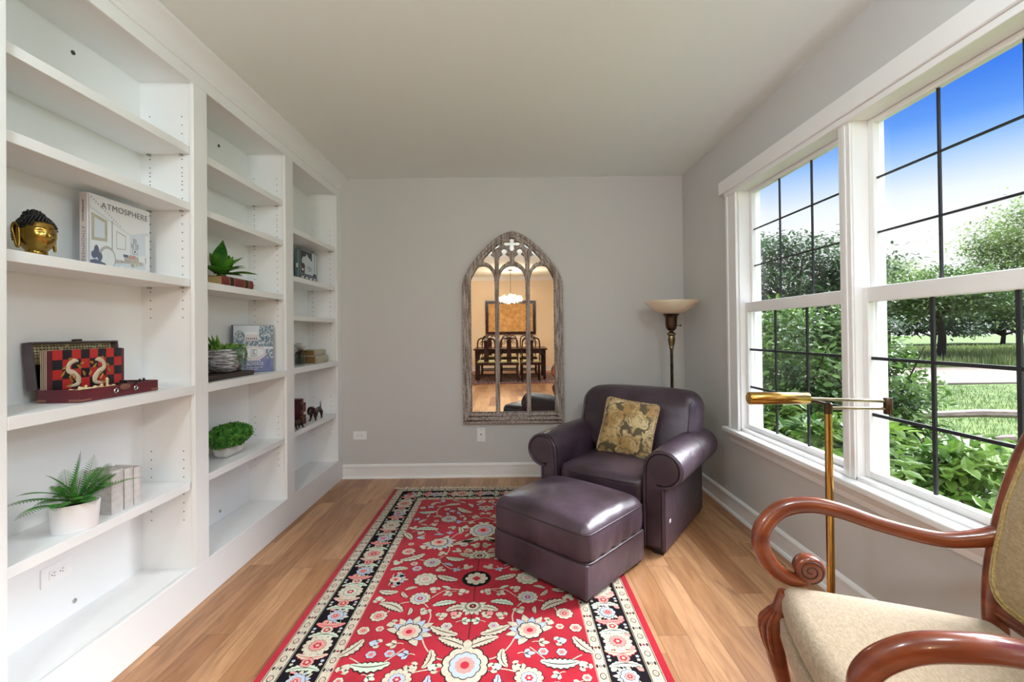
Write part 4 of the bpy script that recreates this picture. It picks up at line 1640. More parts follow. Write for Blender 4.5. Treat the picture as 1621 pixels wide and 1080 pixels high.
def lancet(x0, x1, z0, zs, za, n=8):
    c = (x0 + x1) / 2
    P = [(x0, z0), (x1, z0)]
    for i in range(n + 1):
        t = i / n
        P.append((x1 + (c - x1) * (1 - cos(t * pi / 2)) ** 1.0 if False else c + (x1 - c) * (1 - t ** 1.9), zs + (za - zs) * t ** 1.05 if False else zs + (za - zs) * sin(t * pi / 2) ** 0.95))
    for i in range(n - 1, -1, -1):
        t = i / n
        P.append((c + (x0 - c) * (1 - t ** 1.9), zs + (za - zs) * sin(t * pi / 2) ** 0.95))
    return P


LZ_ = [(-0.384, -0.156), (-0.126, 0.126), (0.156, 0.384)]
lan = [lancet(a, b, 0.582, 1.755, 1.925) for a, b in LZ_]


def trefoil(xa, xb, low, cx, cz, r=0.030, shoulder=2.005):
    """small light: body above the lancets with a round head"""
    P = list(low)
    P += [(xb, shoulder - 0.03), (xb - 0.008, shoulder + 0.004)]
    a0 = -0.9
    for i in range(15):
        a = a0 + (pi - 2 * a0) * i / 14
        P.append((cx + r * cos(a), cz + r * sin(a)))
    P += [(xa + 0.008, shoulder + 0.004), (xa, shoulder - 0.03)]
    return P


tre = []
for s in (1, -1):
    t1 = trefoil(0.014, 0.124, [(0.014, 1.962), (0.05, 1.945), (0.09, 1.90), (0.124, 1.835)], 0.070, 2.052)
    t2 = trefoil(0.156, 0.262, [(0.156, 1.835), (0.19, 1.895), (0.225, 1.937), (0.262, 1.955)], 0.206, 2.045)
    for t in (t1, t2):
        tre.append([(s * x, z) for x, z in (t if s > 0 else reversed(t))])
quat = []
for i in range(64):
    a = 2 * pi * i / 64
    r = 0.030 + 0.048 * abs(cos(2 * a)) ** 1.3
    quat.append((r * cos(a), 2.122 + r * sin(a) * 0.92))
eyes = []
for s in (1, -1):
    eyes.append([(s * 0.140 + 0.034 * cos(2 * pi * i / 20), 2.102 + 0.026 * sin(2 * pi * i / 20) + s * -0.35 * 0.034 * cos(2 * pi * i / 20)) for i in range(20)])
fr_o = curve_fill('frame', [outer] + lan + tre + [quat] + eyes, 0.016, 0.004, M['weathered'], mir, loc=(0, -0.026, 0), rot=(pi / 2, 0, 0))
# raised mouldings
mo = MB()
oo = [(p[0] * 0.965, 0, (p[1] - 1.3) * 0.975 + 1.3 + 0.004) for p in outer]
mo.tube(oo, 0.014, 8, closed=True)
oo = [(p[0] * 0.90, 0, (p[1] - 1.3) * 0.934 + 1.3 + 0.01) for p in outer]
mo.tube(oo, 0.011, 8, closed=True)
mo.build('raised_molding', M['weathered'], fr_o if False else mir, loc=(0, -0.044, 0))
am_ = MB()
for (a, b) in LZ_:
    P = lancet(a - 0.013, b + 0.013, 0.575, 1.755, 1.942, 10)
    am_.tube([(p[0], 0, p[1]) for p in P[1:] + P[:1]], 0.0125, 8)
for s in (-1, 1):
    am_.tube([(s * 0.141, 0, 1.83), (s * 0.141, 0, 2.03)], 0.012, 8)
    am_.tube([(s * p[0], 0, p[1]) for p in cat_path([(0.141, 2.02, 0), (0.12, 2.06, 0), (0.075, 2.094, 0), (0.03, 2.06, 0), (0.0, 2.035, 0)], 5)], 0.009, 7)
    am_.tube([(s * p[0], 0, p[1]) for p in cat_path([(0.141, 2.02, 0), (0.165, 2.07, 0), (0.21, 2.088, 0), (0.255, 2.05, 0), (0.274, 2.0, 0), (0.276, 1.955, 0)], 5)], 0.009, 7)
    am_.tube([(s * p[0], 0, p[1]) for p in cat_path([(0.075, 2.094, 0), (0.10, 2.115, 0), (0.14, 2.140, 0), (0.185, 2.115, 0), (0.21, 2.088, 0)], 5)], 0.008, 7)
am_.tube([(0, 0, 1.95), (0, 0, 2.045)], 0.012, 8)
am_.tube([(q[0] * 1.16, 0, (q[1] - 2.122) * 1.16 + 2.122) for q in quat], 0.008, 7, closed=True)
am_.build('tracery', M['weathered'], mir, loc=(0, -0.043, 0))
mg = MB()
mgp = [(p[0] * 0.95, (p[1] - 1.3) * 0.96 + 1.3) for p in outer]
mg.prism(mgp, 0.004)
mgo = mg.build('mirror_glass', M['mirror'], mir, smooth=False)
mgo.matrix_local = Matrix.Translation((0, -0.0115, 1.3)) @ Matrix.Rotation(radians(0.6), 4, 'X') @ Matrix.Translation((0, 0, -1.3))


# ------------------------------------------------------------------ carved wood armchair, near right
wc = thing('carved_armchair', 'cherry wood open armchair with scrolled arms and tan chenille seat by the window', 'armchair', (1.081, 1.139, 0), radians(-103))
SZ = 0.476                                   # seat top


def seat2(p):
    v = (p.y + 0.27) / 0.54                    # 0 front, 1 back
    w = 1.15 - 0.31 * v
    u = p.x / 0.30
    f = max(0, 1 - abs(u) ** 2.5) * max(0, 1 - abs(p.y / 0.27) ** 2.5)
    y = p.y - 0.035 * (1 - u * u) * max(0, 1 - v * 1.3)
    return (p.x * w, y, p.z + (0.03 * f if p.z > 0 else 0))


MB().rbox(0.60, 0.54, 0.10, 0.042, 14, 4, seat2).build('seat', M['velvet'], wc, loc=(0, 0.0, SZ - 0.055))
ra_ = MB()
ra_.rbox(0.612, 0.552, 0.075, 0.012, 10, 2, lambda p: seat2(Vector((p.x, p.y, -1))) [:2] + (p.z,))
ra_.build('seat_rail', M['velvet'], wc, loc=(0, 0, SZ - 0.128))
for s in (-1, 1):
    # arm: from the back post forward, over the front and down into a scroll
    P = cat_path([(s * 0.262, 0.285, 0.706), (s * 0.268, 0.235, 0.690), (s * 0.282, 0.15, 0.676), (s * 0.312, 0.02, 0.694), (s * 0.338, -0.09, 0.722), (s * 0.352, -0.17, 0.730),
                  (s * 0.346, -0.255, 0.712), (s * 0.330, -0.315, 0.660), (s * 0.322, -0.330, 0.600), (s * 0.326, -0.300, 0.530), (s * 0.334, -0.245, 0.488), (s * 0.338, -0.185, 0.478)], 7)
    rs = lerp_list([0.022, 0.019, 0.017, 0.017, 0.019, 0.020, 0.021, 0.021, 0.021, 0.020, 0.018, 0.013], len(P))
    m_ = MB()
    m_.tube(P, rs, 14, asp=(1.15, 1.35), up=(s, 0.2, 0.0))
    ao = m_.build('arm', M['cherry'], wc, ang=1.2)
    # the scroll volute
    v = MB()
    cx, cy, cz = s * 0.340, -0.182, 0.523
    v.lathe([(0.004, -0.0245), (0.034, -0.0240), (0.044, -0.018), (0.046, -0.008), (0.046, 0.008), (0.044, 0.018), (0.034, 0.0240), (0.004, 0.0245)], 32, mtx=Matrix.Translation((cx, cy, cz)) @ Matrix.Rotation(pi / 2, 4, 'Y'))
    v.build('scroll', M['cherry'], ao, ang=1.2)
    for e in (-1, 1):
        Q = []
        for k in range(60):
            a = -pi / 2 - k / 59 * 2 * pi * 2.1 * -1
            q = 0.040 * (1 - k / 59 * 0.90)
            Q.append((cx + e * (0.0243 if q < 0.034 else 0.0243 - (q - 0.034) * 0.6), cy + q * cos(a), cz + q * sin(a)))
        MB().tube(Q, 0.0022, 6).build('spiral_groove', M['groove'], ao)
    # front leg: cabriole with a carved knee
    L = cat_path([(s * 0.300, -0.262, 0.455), (s * 0.304, -0.276, 0.40), (s * 0.316, -0.296, 0.335), (s * 0.312, -0.292, 0.25), (s * 0.292, -0.268, 0.13), (s * 0.290, -0.268, 0.05), (s * 0.300, -0.290, 0.0)], 8)
    m_ = MB()
    m_.tube(L, lerp_list([0.024, 0.028, 0.036, 0.030, 0.019, 0.018, 0.026], len(L)), 14)
    lo_ = m_.build('leg', M['cherry'], wc, ang=1.2)
    k_ = MB()
    for q in range(5):
        a = (q - 2) * 0.5
        k_.tube(cat_path([(s * 0.304 + 0.020 * sin(a), -0.290 - 0.014 * cos(a), 0.40), (s * 0.316 + 0.036 * sin(a), -0.300 - 0.036 * cos(a), 0.345), (s * 0.314 + 0.030 * sin(a), -0.296 - 0.030 * cos(a), 0.28), (s * 0.308 + 0.024 * sin(a), -0.288 - 0.026 * cos(a), 0.245)], 4), [0.004, 0.006, 0.007, 0.008, 0.008, 0.008, 0.008, 0.008, 0.007, 0.006, 0.005, 0.004, 0.002], 6)
    k_.build('knee_carving', M['cherry'], lo_)
    # back post and rear leg in one curve
    B = cat_path([(s * 0.225, 0.345, 0.0), (s * 0.228, 0.285, 0.22), (s * 0.235, 0.262, 0.42), (s * 0.252, 0.275, 0.60), (s * 0.268, 0.320, 0.80), (s * 0.262, 0.372, 0.98), (s * 0.225, 0.405, 1.08)], 7)
    m_ = MB()
    m_.tube(B, lerp_list([0.019, 0.021, 0.026, 0.026, 0.024, 0.023, 0.022], len(B)), 12, asp=(1.0, 1.15), up=(s, 0, 0))
    m_.build('back_post', M['cherry'], wc, ang=1.2)
cr_ = MB()
cr_.tube(cat_path([(-0.225, 0.405, 1.08), (-0.13, 0.418, 1.115), (0, 0.425, 1.13), (0.13, 0.418, 1.115), (0.225, 0.405, 1.08)], 8), 0.024, 12)
cr_.build('crest_rail', M['cherry'], wc, ang=1.2)
cr_ = MB()
cr_.tube([(-0.24, 0.266, 0.505), (0, 0.280, 0.505), (0.24, 0.266, 0.505)], 0.026, 10, asp=(1, 0.8))
cr_.build('lower_rail', M['cherry'], wc, ang=1.2)


def yback(z):
    t = [(0.42, 0.262), (0.60, 0.275), (0.80, 0.320), (0.98, 0.372), (1.12, 0.415)]
    for (z0, y0), (z1, y1) in zip(t, t[1:]):
        if z <= z1:
            return y0 + (y1 - y0) * (z - z0) / (z1 - z0)
    return t[-1][1]


def wback(z):
    return 0.225 + 0.022 * sin(pi * (z - 0.52) / 0.55)


def bpan(p):
    z = p.z + 0.808
    u = p.x / 0.232
    f = max(0, 1 - abs(u) ** 2.2) * max(0, 1 - abs(p.z / 0.275) ** 2.2)
    y = yback(z) + p.y - (0.028 * f if p.y < 0 else 0)
    zz = z + (0.028 * (1 - u * u) if p.z > 0 else 0) * (p.z / 0.275)
    return (u * wback(z), y, zz)


MB().rbox(0.464, 0.055, 0.55, 0.022, 14, 3, bpan).build('backrest', M['velvetback'], wc)
gp = MB()
for off in (0.0, 0.010):
    Q = []
    for k in range(88):
        a = 2 * pi * k / 88
        x = (0.226 - off) * (abs(cos(a)) ** 0.22) * (1 if cos(a) > 0 else -1)
        z = (0.268 - off) * (abs(sin(a)) ** 0.22) * (1 if sin(a) > 0 else -1)
        w_ = bpan(Vector((x, -0.0275, z)))
        Q.append((w_[0], w_[1] - 0.002, w_[2]))
    gp.tube(Q, 0.0048, 6, closed=True)
gp.build('gimp_trim', M['gimp'], wc)

# ------------------------------------------------------------------ dining room, seen in the mirror
dt = thing('dining_rug', 'dark patterned dining room rug reflected in the mirror', 'rug', (0.0, -3.15, 0))
M['dinrug'] = pmat('dining_rug_wool', (96, 64, 72), 0.95, col2=(188, 160, 150), nscale=22, lo=0.44, hi=0.56, detail=3)
M['dinrug2'] = pmat('dining_rug_edge', (132, 66, 66), 0.95)
MB().box(-1.45, 1.45, -1.05, 1.05, 0, 0.008).build('border', M['dinrug2'], dt, smooth=False)
MB().box(-1.38, 1.38, -0.98, 0.98, 0.008, 0.010).build('pile', M['dinrug'], dt, smooth=False)
M['rosewood'] = pmat('rosewood', (40, 18, 16), 0.25, col2=(62, 28, 24), nscale=5, stretch=(4, 1, 1))
M['seatfab'] = pmat('dining_seat_fabric', (206, 190, 140), 0.8, col2=(150, 150, 110), nscale=40)
M['artgold'] = pmat('carved_relief', (196, 140, 78), 0.6, col2=(224, 178, 112), nscale=10, bump=0.8, bscale=18, bdist=0.03)
tb = thing('dining_table', 'dark rosewood dining table reflected in the mirror', 'table', (0.0, -3.2, 0.010))
MB().box(-0.90, 0.90, -0.48, 0.48, 0.725, 0.76).build('table_top', M['rosewood'], tb, bevel=0.006)
ap_ = MB()
ap_.box(-0.84, 0.84, -0.44, -0.42, 0.64, 0.725)
ap_.box(-0.84, 0.84, 0.42, 0.44, 0.64, 0.725)
ap_.box(-0.86, -0.84, -0.42, 0.42, 0.64, 0.725)
ap_.box(0.84, 0.86, -0.42, 0.42, 0.64, 0.725)
ap_.build('apron', M['rosewood'], tb, smooth=False)
for sx in (-1, 1):
    for sy in (-1, 1):
        m_ = MB()
        m_.box(-0.03, 0.03, -0.03, 0.03, 0, 0.725)
        for q in range(3):
            m_.tube([(-sx * (0.03 + q * 0.03), 0, 0.64 - q * 0.018), (-sx * 0.03, 0, 0.58 - q * 0.02)], 0.008, 6)
        m_.build('leg', M['rosewood'], tb, loc=(sx * 0.83, sy * 0.41, 0), smooth=False)


def dchair():
    o = thing('dining_chair', 'x', 'chair')
    MB().rbox(0.44, 0.42, 0.05, 0.02, 4, 2).build('seat_pad', M['seatfab'], o, loc=(0, 0, 0.475))
    m_ = MB()
    m_.box(-0.23, 0.23, -0.22, 0.22, 0.40, 0.45)
    m_.build('seat_frame', M['rosewood'], o, smooth=False)
    for sx in (-1, 1):
        MB().box(-0.02, 0.02, -0.02, 0.02, 0, 0.40).build('leg', M['rosewood'], o, loc=(sx * 0.20, -0.19, 0), smooth=False)
        q = MB()
        q.tube(cat_path([(sx * 0.20, 0.19, 0), (sx * 0.20, 0.19, 0.42), (sx * 0.205, 0.20, 0.80), (sx * 0.185, 0.225, 0.98), (sx * 0.11, 0.235, 1.035), (sx * 0.06, 0.237, 1.03), (0, 0.24, 1.065)], 6), 0.017, 8)
        q.build('back_post', M['rosewood'], o)
    q = MB()
    q.box(-0.055, 0.055, 0.195, 0.21, 0.45, 0.98)
    for sx in (-1, 1):
        for k in range(3):
            c_ = Vector((sx * (0.05 + 0.035 * k), 0.225, 0.985 - 0.035 * k))
            q.tube([(c_.x + 0.026 * cos(2 * pi * i / 12), c_.y, c_.z + 0.026 * sin(2 * pi * i / 12)) for i in range(12)], 0.007, 6, closed=True)
    q.build('splat', M['rosewood'], o)
    q = MB()
    q.box(-0.19, 0.19, 0.18, 0.20, 0.12, 0.15)
    q.box(-0.19, 0.19, -0.20, -0.18, 0.12, 0.15)
    q.box(-0.21, -0.19, -0.18, 0.18, 0.16, 0.19)
    q.box(0.19, 0.21, -0.18, 0.18, 0.16, 0.19)
    q.build('stretcher', M['rosewood'], o, smooth=False)
    return o


d0 = dchair()
spots = [(-0.56, 0, 'first'), (-0.03, 0, 'middle'), (0.48, 0, 'last'), (-0.56, 1, 'first'), (-0.03, 1, 'middle'), (0.48, 1, 'last')]
for i, (x, far, wh) in enumerate(spots):
    o = d0 if i == 0 else copy_tree(d0)
    side = 'far side of the dining table under the painting' if far else 'mirror side of the dining table, its back turned to the mirror'
    which = {'first': 'nearest the bookcase wall', 'middle': 'in the centre', 'last': 'nearest the window wall'}[wh]
    o['label'] = ('dark carved dining chair %s, %s' % (which, 'beyond the table under the relief panel' if far else 'this side of the table'))
    o['group'] = 'carved dining chairs'
    o.location = (x, -3.2 - 0.72 if far else -3.2 + 0.70, 0.010)
    o.rotation_euler = (0, 0, pi if far else 0)
pa = thing('relief_panel', 'framed golden carved relief panel on the dining room wall', 'wall art', (0.02, YD, 1.55))
m_ = MB()
for (x0, x1, z0, z1) in ((-0.73, 0.73, 0.41, 0.49), (-0.73, 0.73, -0.49, -0.41), (-0.73, -0.65, -0.41, 0.41), (0.65, 0.73, -0.41, 0.41)):
    m_.box(x0, x1, 0.0, 0.05, z0, z1)
m_.build('picture_frame', M['rosewood'], pa, smooth=False)
MB().box(-0.65, 0.65, 0.0, 0.02, -0.41, 0.41).build('relief', M['artgold'], pa, smooth=False)
cdl = thing('chandelier', 'lit cluster chandelier of small glass pieces above the dining table', 'chandelier', (0.02, -3.2, H))
MB().lathe([(0.06, -0.03), (0.06, 0.0)], 20).build('canopy', M['agedbrass'], cdl)
MB().lathe([(0.006, -0.62), (0.006, -0.03)], 10).build('rod', M['agedbrass'], cdl)
M['chglass'] = pmat('lit_glass', (255, 236, 200), 0.2, emit=(255, 226, 176), estr=2.6)
q = MB()
rc = random.Random(5)
for k in range(170):
    a = rc.uniform(0, 2 * pi)
    r = 0.30 * sqrt(rc.random())
    z = -0.74 + rc.uniform(-0.13, 0.13) * (1.1 - r / 0.4)
    q.rbox(0.05, 0.03, 0.018, 0.008, 1, 1, mtx=Matrix.Translation((r * cos(a), r * sin(a), z)) @ Euler((rc.uniform(0, 3), rc.uniform(0, 3), rc.uniform(0, 3))).to_matrix().to_4x4())
tag(q.build('glass_pieces', M['chglass'], cdl), kind='stuff')
for k in range(3):
    ld = bpy.data.lights.new('chandelier_lamp', 'POINT')
    ld.energy = 100.0 / 3
    ld.color = (1.0, 0.84, 0.62)
    ld.shadow_soft_size = 0.03
    lo = bpy.data.objects.new('lamp', ld)
    COL.objects.link(lo)
    lo.parent = cdl
    lo.location = (0.2 * cos(k * 2.1), 0.2 * sin(k * 2.1), -0.76)


# ------------------------------------------------------------------ things on the shelves
SH = [2.247, 1.970, 1.595, 1.075, 0.606]
EPS = 0.0008


def book(label, loc, rz, t, h, d, cover, pages, group=None, lying=False, name='book', bands=(), ridge=0.0):
    """local: spine faces -Y, thickness along X, front cover on +X"""
    o = thing(name, label, 'book', loc, rz, group)
    mt = Matrix.Identity(4)
    if lying:
        mt = Matrix.Translation((0, 0, t / 2)) @ Matrix.Rotation(pi / 2, 4, 'Y') @ Matrix.Translation((0, 0, -h / 2))
    c = MB()
    b = 0.003
    c.box(-t / 2, -t / 2 + b, 0, d, 0, h, mtx=mt)
    c.box(t / 2 - b, t / 2, 0, d, 0, h, mtx=mt)
    n = 7
    for i in range(n):                                       # gently rounded spine
        x0, x1 = -t / 2 + t * i / n, -t / 2 + t * (i + 1) / n
        q = lambda x: -0.006 * (1 - (2 * x / t) ** 2)
        vs = [(x0, q(x0), 0), (x1, q(x1), 0), (x1, 0.002, 0), (x0, 0.002, 0), (x0, q(x0), h), (x1, q(x1), h), (x1, 0.002, h), (x0, 0.002, h)]
        c.add(vs, [(3, 2, 1, 0), (4, 5, 6, 7), (0, 1, 5, 4), (1, 2, 6, 5), (2, 3, 7, 6), (3, 0, 4, 7)], mtx=mt)
    c.build('cover', cover, o, ang=0.5)
    MB().box(-t / 2 + b, t / 2 - b, 0.002, d - 0.004, 0.004, h - 0.004, mtx=mt).build('pages', pages, o, smooth=False)
    for (z0, z1, m_) in bands:
        q = MB()
        for i in range(n):
            x0, x1 = -t / 2 + t * i / n, -t / 2 + t * (i + 1) / n
            g = lambda x: -0.006 * (1 - (2 * x / t) ** 2) - 0.0008 - ridge
            vs = [(x0, g(x0), z0), (x1, g(x1), z0), (x1, 0, z0), (x0, 0, z0), (x0, g(x0), z1), (x1, g(x1), z1), (x1, 0, z1), (x0, 0, z1)]
            q.add(vs, [(3, 2, 1, 0), (4, 5, 6, 7), (0, 1, 5, 4), (1, 2, 6, 5), (2, 3, 7, 6), (3, 0, 4, 7)], mtx=mt)
        q.build('spine_band', m_, o, ang=0.5)
    return o


# golden head -----------------------------------------------------
bh = thing('head_sculpture', 'golden meditating head sculpture with black curled hair on the bookcase shelf', 'sculpture', (-1.648, 1.590, SH[2] + EPS), radians(-16))
bh.scale = (0.9, 0.9, 0.9)


def gauss(a, b, s):
    return math.exp(-((a / s) ** 2 + (b / s) ** 2))


def face_r(az, el):
    """az: 0 front; el: -pi/2 chin .. pi/2 crown"""
    r = 1.0
    x = az
    r *= 1 - 0.16 * max(0, -el - 0.1) * (1 - 0.7 * gauss(az, el + 1.0, 0.9))
    r += 0.24 * math.exp(-(x / 0.12) ** 2) * math.exp(-((el + 0.10) / 0.19) ** 2) * (1 if el < 0.12 else 1)
    r += 0.10 * math.exp(-(x / 0.17) ** 2) * math.exp(-((el + 0.22) / 0.09) ** 2)
    for s in (-1, 1):
        r += 0.035 * math.exp(-((x - s * 0.36) / 0.30) ** 2 - ((el - 0.24 + 0.25 * abs(x - s * 0.36)) / 0.06) ** 2)   # brow ridge
        r -= 0.055 * math.exp(-((x - s * 0.38) / 0.22) ** 2 - ((el - 0.11) / 0.07) ** 2)                          # eye socket
        r += 0.040 * math.exp(-((x - s * 0.38) / 0.18) ** 2 - ((el - 0.07) / 0.05) ** 2)                          # lowered lid
        r += 0.05 * math.exp(-((x - s * 0.55) / 0.28) ** 2 - ((el + 0.22) / 0.20) ** 2)                           # cheek
    r += 0.095 * math.exp(-(x / 0.26) ** 2 - ((el + 0.43) / 0.045) ** 2)       # upper lip
    r += 0.095 * math.exp(-(x / 0.22) ** 2 - ((el + 0.54) / 0.05) ** 2)        # lower lip
    r -= 0.03 * math.exp(-(x / 0.26) ** 2 - ((el + 0.485) / 0.018) ** 2)
    r += 0.08 * math.exp(-(x / 0.30) ** 2 - ((el + 0.80) / 0.16) ** 2)         # chin
    return r


hv, hf = [], []
NA, NE = 72, 56
for i in range(NE + 1):
    el = -pi / 2 + pi * i / NE
    for k in range(NA):
        az = -pi + 2 * pi * k / NA
        r = face_r(az, el)
        zz = sin(el)
        hv.append((0.064 * r * cos(el) * cos(az) * (1.05), 0.055 * r * cos(el) * sin(az), 0.088 + 0.074 * zz * (1 if zz > 0 else 1.06)))
for i in range(NE):
    for k in range(NA):
        q = (k + 1) % NA
        hf.append((i * NA + k, i * NA + q, (i + 1) * NA + q, (i + 1) * NA + k))
hm = MB()
hm.add(hv, hf)
hm.lathe([(0.034, 0.0), (0.032, 0.02), (0.030, 0.035)], 24)
ho = hm.build('face', M['gold'], bh, ang=2.0)
def fpt(az, el, k=1.0):
    r = face_r(az, el) * k
    zz = sin(el)
    return (0.064 * r * cos(el) * cos(az) * 1.05, 0.055 * r * cos(el) * sin(az), 0.088 + 0.074 * zz * (1 if zz > 0 else 1.06))


for s in (-1, 1):
    MB().tube([fpt(s * (0.16 + 0.055 * k), 0.045 + 0.030 * sin(k / 8 * pi) * -1 + 0.02 * k / 8, 1.004) for k in range(9)], 0.0013, 5).build('face_line', M['darkfoot'], bh)
    MB().tube([fpt(s * (0.10 + 0.07 * k), 0.27 + 0.07 * sin(k / 8 * pi * 0.9), 1.004) for k in range(9)], 0.0011, 5).build('face_line', M['darkfoot'], bh)
MB().tube([fpt(-0.30 + 0.60 * k / 12, -0.485 + 0.05 * abs(k / 6 - 1) ** 2, 1.006) for k in range(13)], 0.0012, 5).build('face_line', M['darkfoot'], bh)
for s in (-1, 1):
    em = MB()
    L_ = cat_path([(-0.012, s * 0.058, 0.108), (-0.022, s * 0.064, 0.118), (-0.030, s * 0.066, 0.100), (-0.026, s * 0.063, 0.070), (-0.018, s * 0.060, 0.036), (-0.012, s * 0.058, 0.030), (-0.010, s * 0.056, 0.050), (-0.010, s * 0.057, 0.085)], 5, closed=True)
    em.tube(L_, 0.0050, 8, closed=True)
    em.rbox(0.014, 0.006, 0.07, 0.002, 3, 1, mtx=Matrix.Translation((-0.018, s * 0.058, 0.072)))
    em.v = [(p[0] + 0.016, p[1] - s * 0.002, p[2] + 0.004) for p in em.v]
    em.build('ear', M['gold'], bh, ang=2.0)
hair = MB()
cv = []
for i in range(17):
    el = -0.3 + (pi / 2 + 0.3) * i / 16
    n = max(1, int(36 * cos(el)))
    for k in range(n):
        az = 2 * pi * (k + 0.5 * (i % 2)) / n
        lim = 0.56 if abs(((az + pi) % (2 * pi)) - pi) < 0.62 else (0.40 if abs(((az + pi) % (2 * pi)) - pi) < 1.2 else (0.22 if abs(((az + pi) % (2 * pi)) - pi) < 2.0 else -0.3))
        if el < lim:
            continue
        r = 1.04
        cv.append((Vector((0.064 * 1.05 * r * cos(el) * cos(az) - 0.004, 0.055 * r * cos(el) * sin(az), 0.088 + 0.074 * r * sin(el))), 0.0056))
for i in range(4):
    for k in range(max(1, 16 - 4 * i)):
        a = 2 * pi * k / max(1, 16 - 4 * i)
        q = 0.030 * cos(i / 3.2 * pi / 2)
        cv.append((Vector((-0.014 + q * cos(a), q * sin(a), 0.156 + 0.026 * sin(i / 3.2 * pi / 2))), 0.0064))
hair.add([(p[0] * 1.025 - 0.004, p[1] * 1.03, p[2] + 0.002) for p in hv], [f_ for f_ in hf if (lambda p: (atan2(p[2] - 0.088, 0.07) > (0.50 if p[0] > 0.03 else (0.34 if p[0] > -0.028 else -0.4))))(hv[f_[0]])])
hair.lathe([(0.034, 0.145), (0.033, 0.160), (0.026, 0.176), (0.012, 0.184), (0.002, 0.186)], 18, mtx=Matrix.Translation((-0.014, 0, 0)))
for c, r in cv:
    hair.lathe([(0.001, -r), (r * 0.8, -r * 0.5), (r, 0.15 * r), (r * 0.62, 0.8 * r), (0.001, r * 1.15)], 7, mtx=Matrix.Translation(c) @ (c - Vector((-0.006, 0, 0.09))).to_track_quat('Z', 'Y').to_matrix().to_4x4())
hair.build('hair', M['blackhair'], bh, ang=2.0)

# large pale design book facing the room ---------------------------
ab = book('large pale interior design book facing out beside the golden head', (-1.7145, 1.842, SH[2] + EPS), 0, 0.030, 0.308, 0.312, M['cover'], M['pagewhite'], name='coffee_table_book')
fx = 0.0152
cvp = lambda y, z: (fx, y, z)


def card(parent, name, polys, lift=0.0, mtx=None, mats=None):
    """flat printed shapes on a cover lying in the local YZ plane, one mesh"""
    m_ = MB()
    mi = []
    for k, (mk, P) in enumerate(polys):
        if mk not in mi:
            mi.append(mk)
        x = fx + lift + 0.00002 * (k + 1)
        m_.add([(x, p[0], p[1]) for p in P], [tuple(range(len(P)))], mi.index(mk))
    return m_.build(name, [M[q] for q in mi], parent, smooth=False)


def rc_(y0, y1, z0, z1):
    return [(y0, z0), (y1, z0), (y1, z1), (y0, z1)]


def el_(cy, cz, ry, rz, n=18, a0=0, a1=2 * pi):
    return [(cy + ry * cos(a0 + (a1 - a0) * i / n), cz + rz * sin(a0 + (a1 - a0) * i / n)) for i in range(n + (0 if abs(a1 - a0 - 2 * pi) < 1e-6 else 1))]


P_ = [('paleblue', [(0.004, 0.012), (0.306, 0.012), (0.306, 0.206), (0.20, 0.178), (0.004, 0.258)]), ('cover', [(0.006, 0.07), (0.20, 0.085), (0.20, 0.172), (0.006, 0.245)]),
      ('paleblue', rc_(0.20, 0.29, 0.09, 0.18)), ('cover', rc_(0.285, 0.306, 0.03, 0.19))]
# mirror with a carved frame
P_ += [('linenbook', [(0.012, 0.118), (0.086, 0.122), (0.086, 0.212), (0.012, 0.232)]), ('paleblue', [(0.026, 0.132), (0.074, 0.134), (0.074, 0.200), (0.026, 0.215)])]
P_ += [('bluegrey', rc_(0.108, 0.111, 0.09, 0.218)), ('greypage', [(0.13, 0.10), (0.178, 0.104), (0.178, 0.166), (0.13, 0.180)]), ('cover', [(0.133, 0.104), (0.175, 0.107), (0.175, 0.162), (0.133, 0.175)])]
for (y, z, w, h_) in ((0.226, 0.152, 0.016, 0.020), (0.214, 0.130, 0.013, 0.018), (0.239, 0.130, 0.017, 0.019), (0.227, 0.105, 0.026, 0.024)):
    P_ += [('inkdark', rc_(y - w / 2, y + w / 2, z - h_ / 2, z + h_ / 2)), ('cover', rc_(y - w / 2 + 0.002, y + w / 2 - 0.002, z - h_ / 2 + 0.002, z + h_ / 2 - 0.002)), ('bluegrey', el_(y, z, w * 0.2, h_ * 0.25))]
# sofa, chair, cushions, dark plant, flowers
P_ += [('greypage', [(0.10, 0.035), (0.29, 0.06), (0.29, 0.085), (0.10, 0.075)]), ('cover', rc_(0.12, 0.17, 0.055, 0.088)), ('bluegrey', rc_(0.165, 0.19, 0.072, 0.084)), ('cover', [(0.25, 0.055), (0.285, 0.06), (0.28, 0.095), (0.245, 0.088)])]
P_ += [('greypage', el_(0.085, 0.055, 0.042, 0.05, 20)), ('cover', el_(0.088, 0.052, 0.034, 0.042, 20))]
P_ += [('bluegrey', el_(0.035, 0.075, 0.012, 0.026)), ('bluegrey', el_(0.024, 0.06, 0.013, 0.016)), ('bluegrey', el_(0.05, 0.055, 0.012, 0.018)), ('bluegrey', [(0.006, 0.012), (0.09, 0.012), (0.075, 0.03), (0.03, 0.042), (0.006, 0.035)])]
P_ += [('pinkrose', el_(0.205, 0.076, 0.012, 0.010)), ('pinkrose', el_(0.222, 0.078, 0.010, 0.009)), ('linenbook', rc_(0.205, 0.225, 0.034, 0.06)), ('linenbook', rc_(0.232, 0.244, 0.04, 0.066)), ('greypage', rc_(0.25, 0.272, 0.045, 0.062)), ('cover', rc_(0.15, 0.30, 0.014, 0.03))]
for k in range(14):
    P_.append(('inkdark', el_(0.012 + k * 0.0105, 0.292 - k * 0.0068, 0.0022, 0.0026, 6)))
card(ab, 'cover_print', P_)
RTX = (pi / 2, 0, pi / 2)
text('cover_title', 'ATMOSPHERE', 0.036, M['inkgrey'], ab, (fx + 0.0014, 0.178, 0.270), RTX, width=1.0, space=1.12)
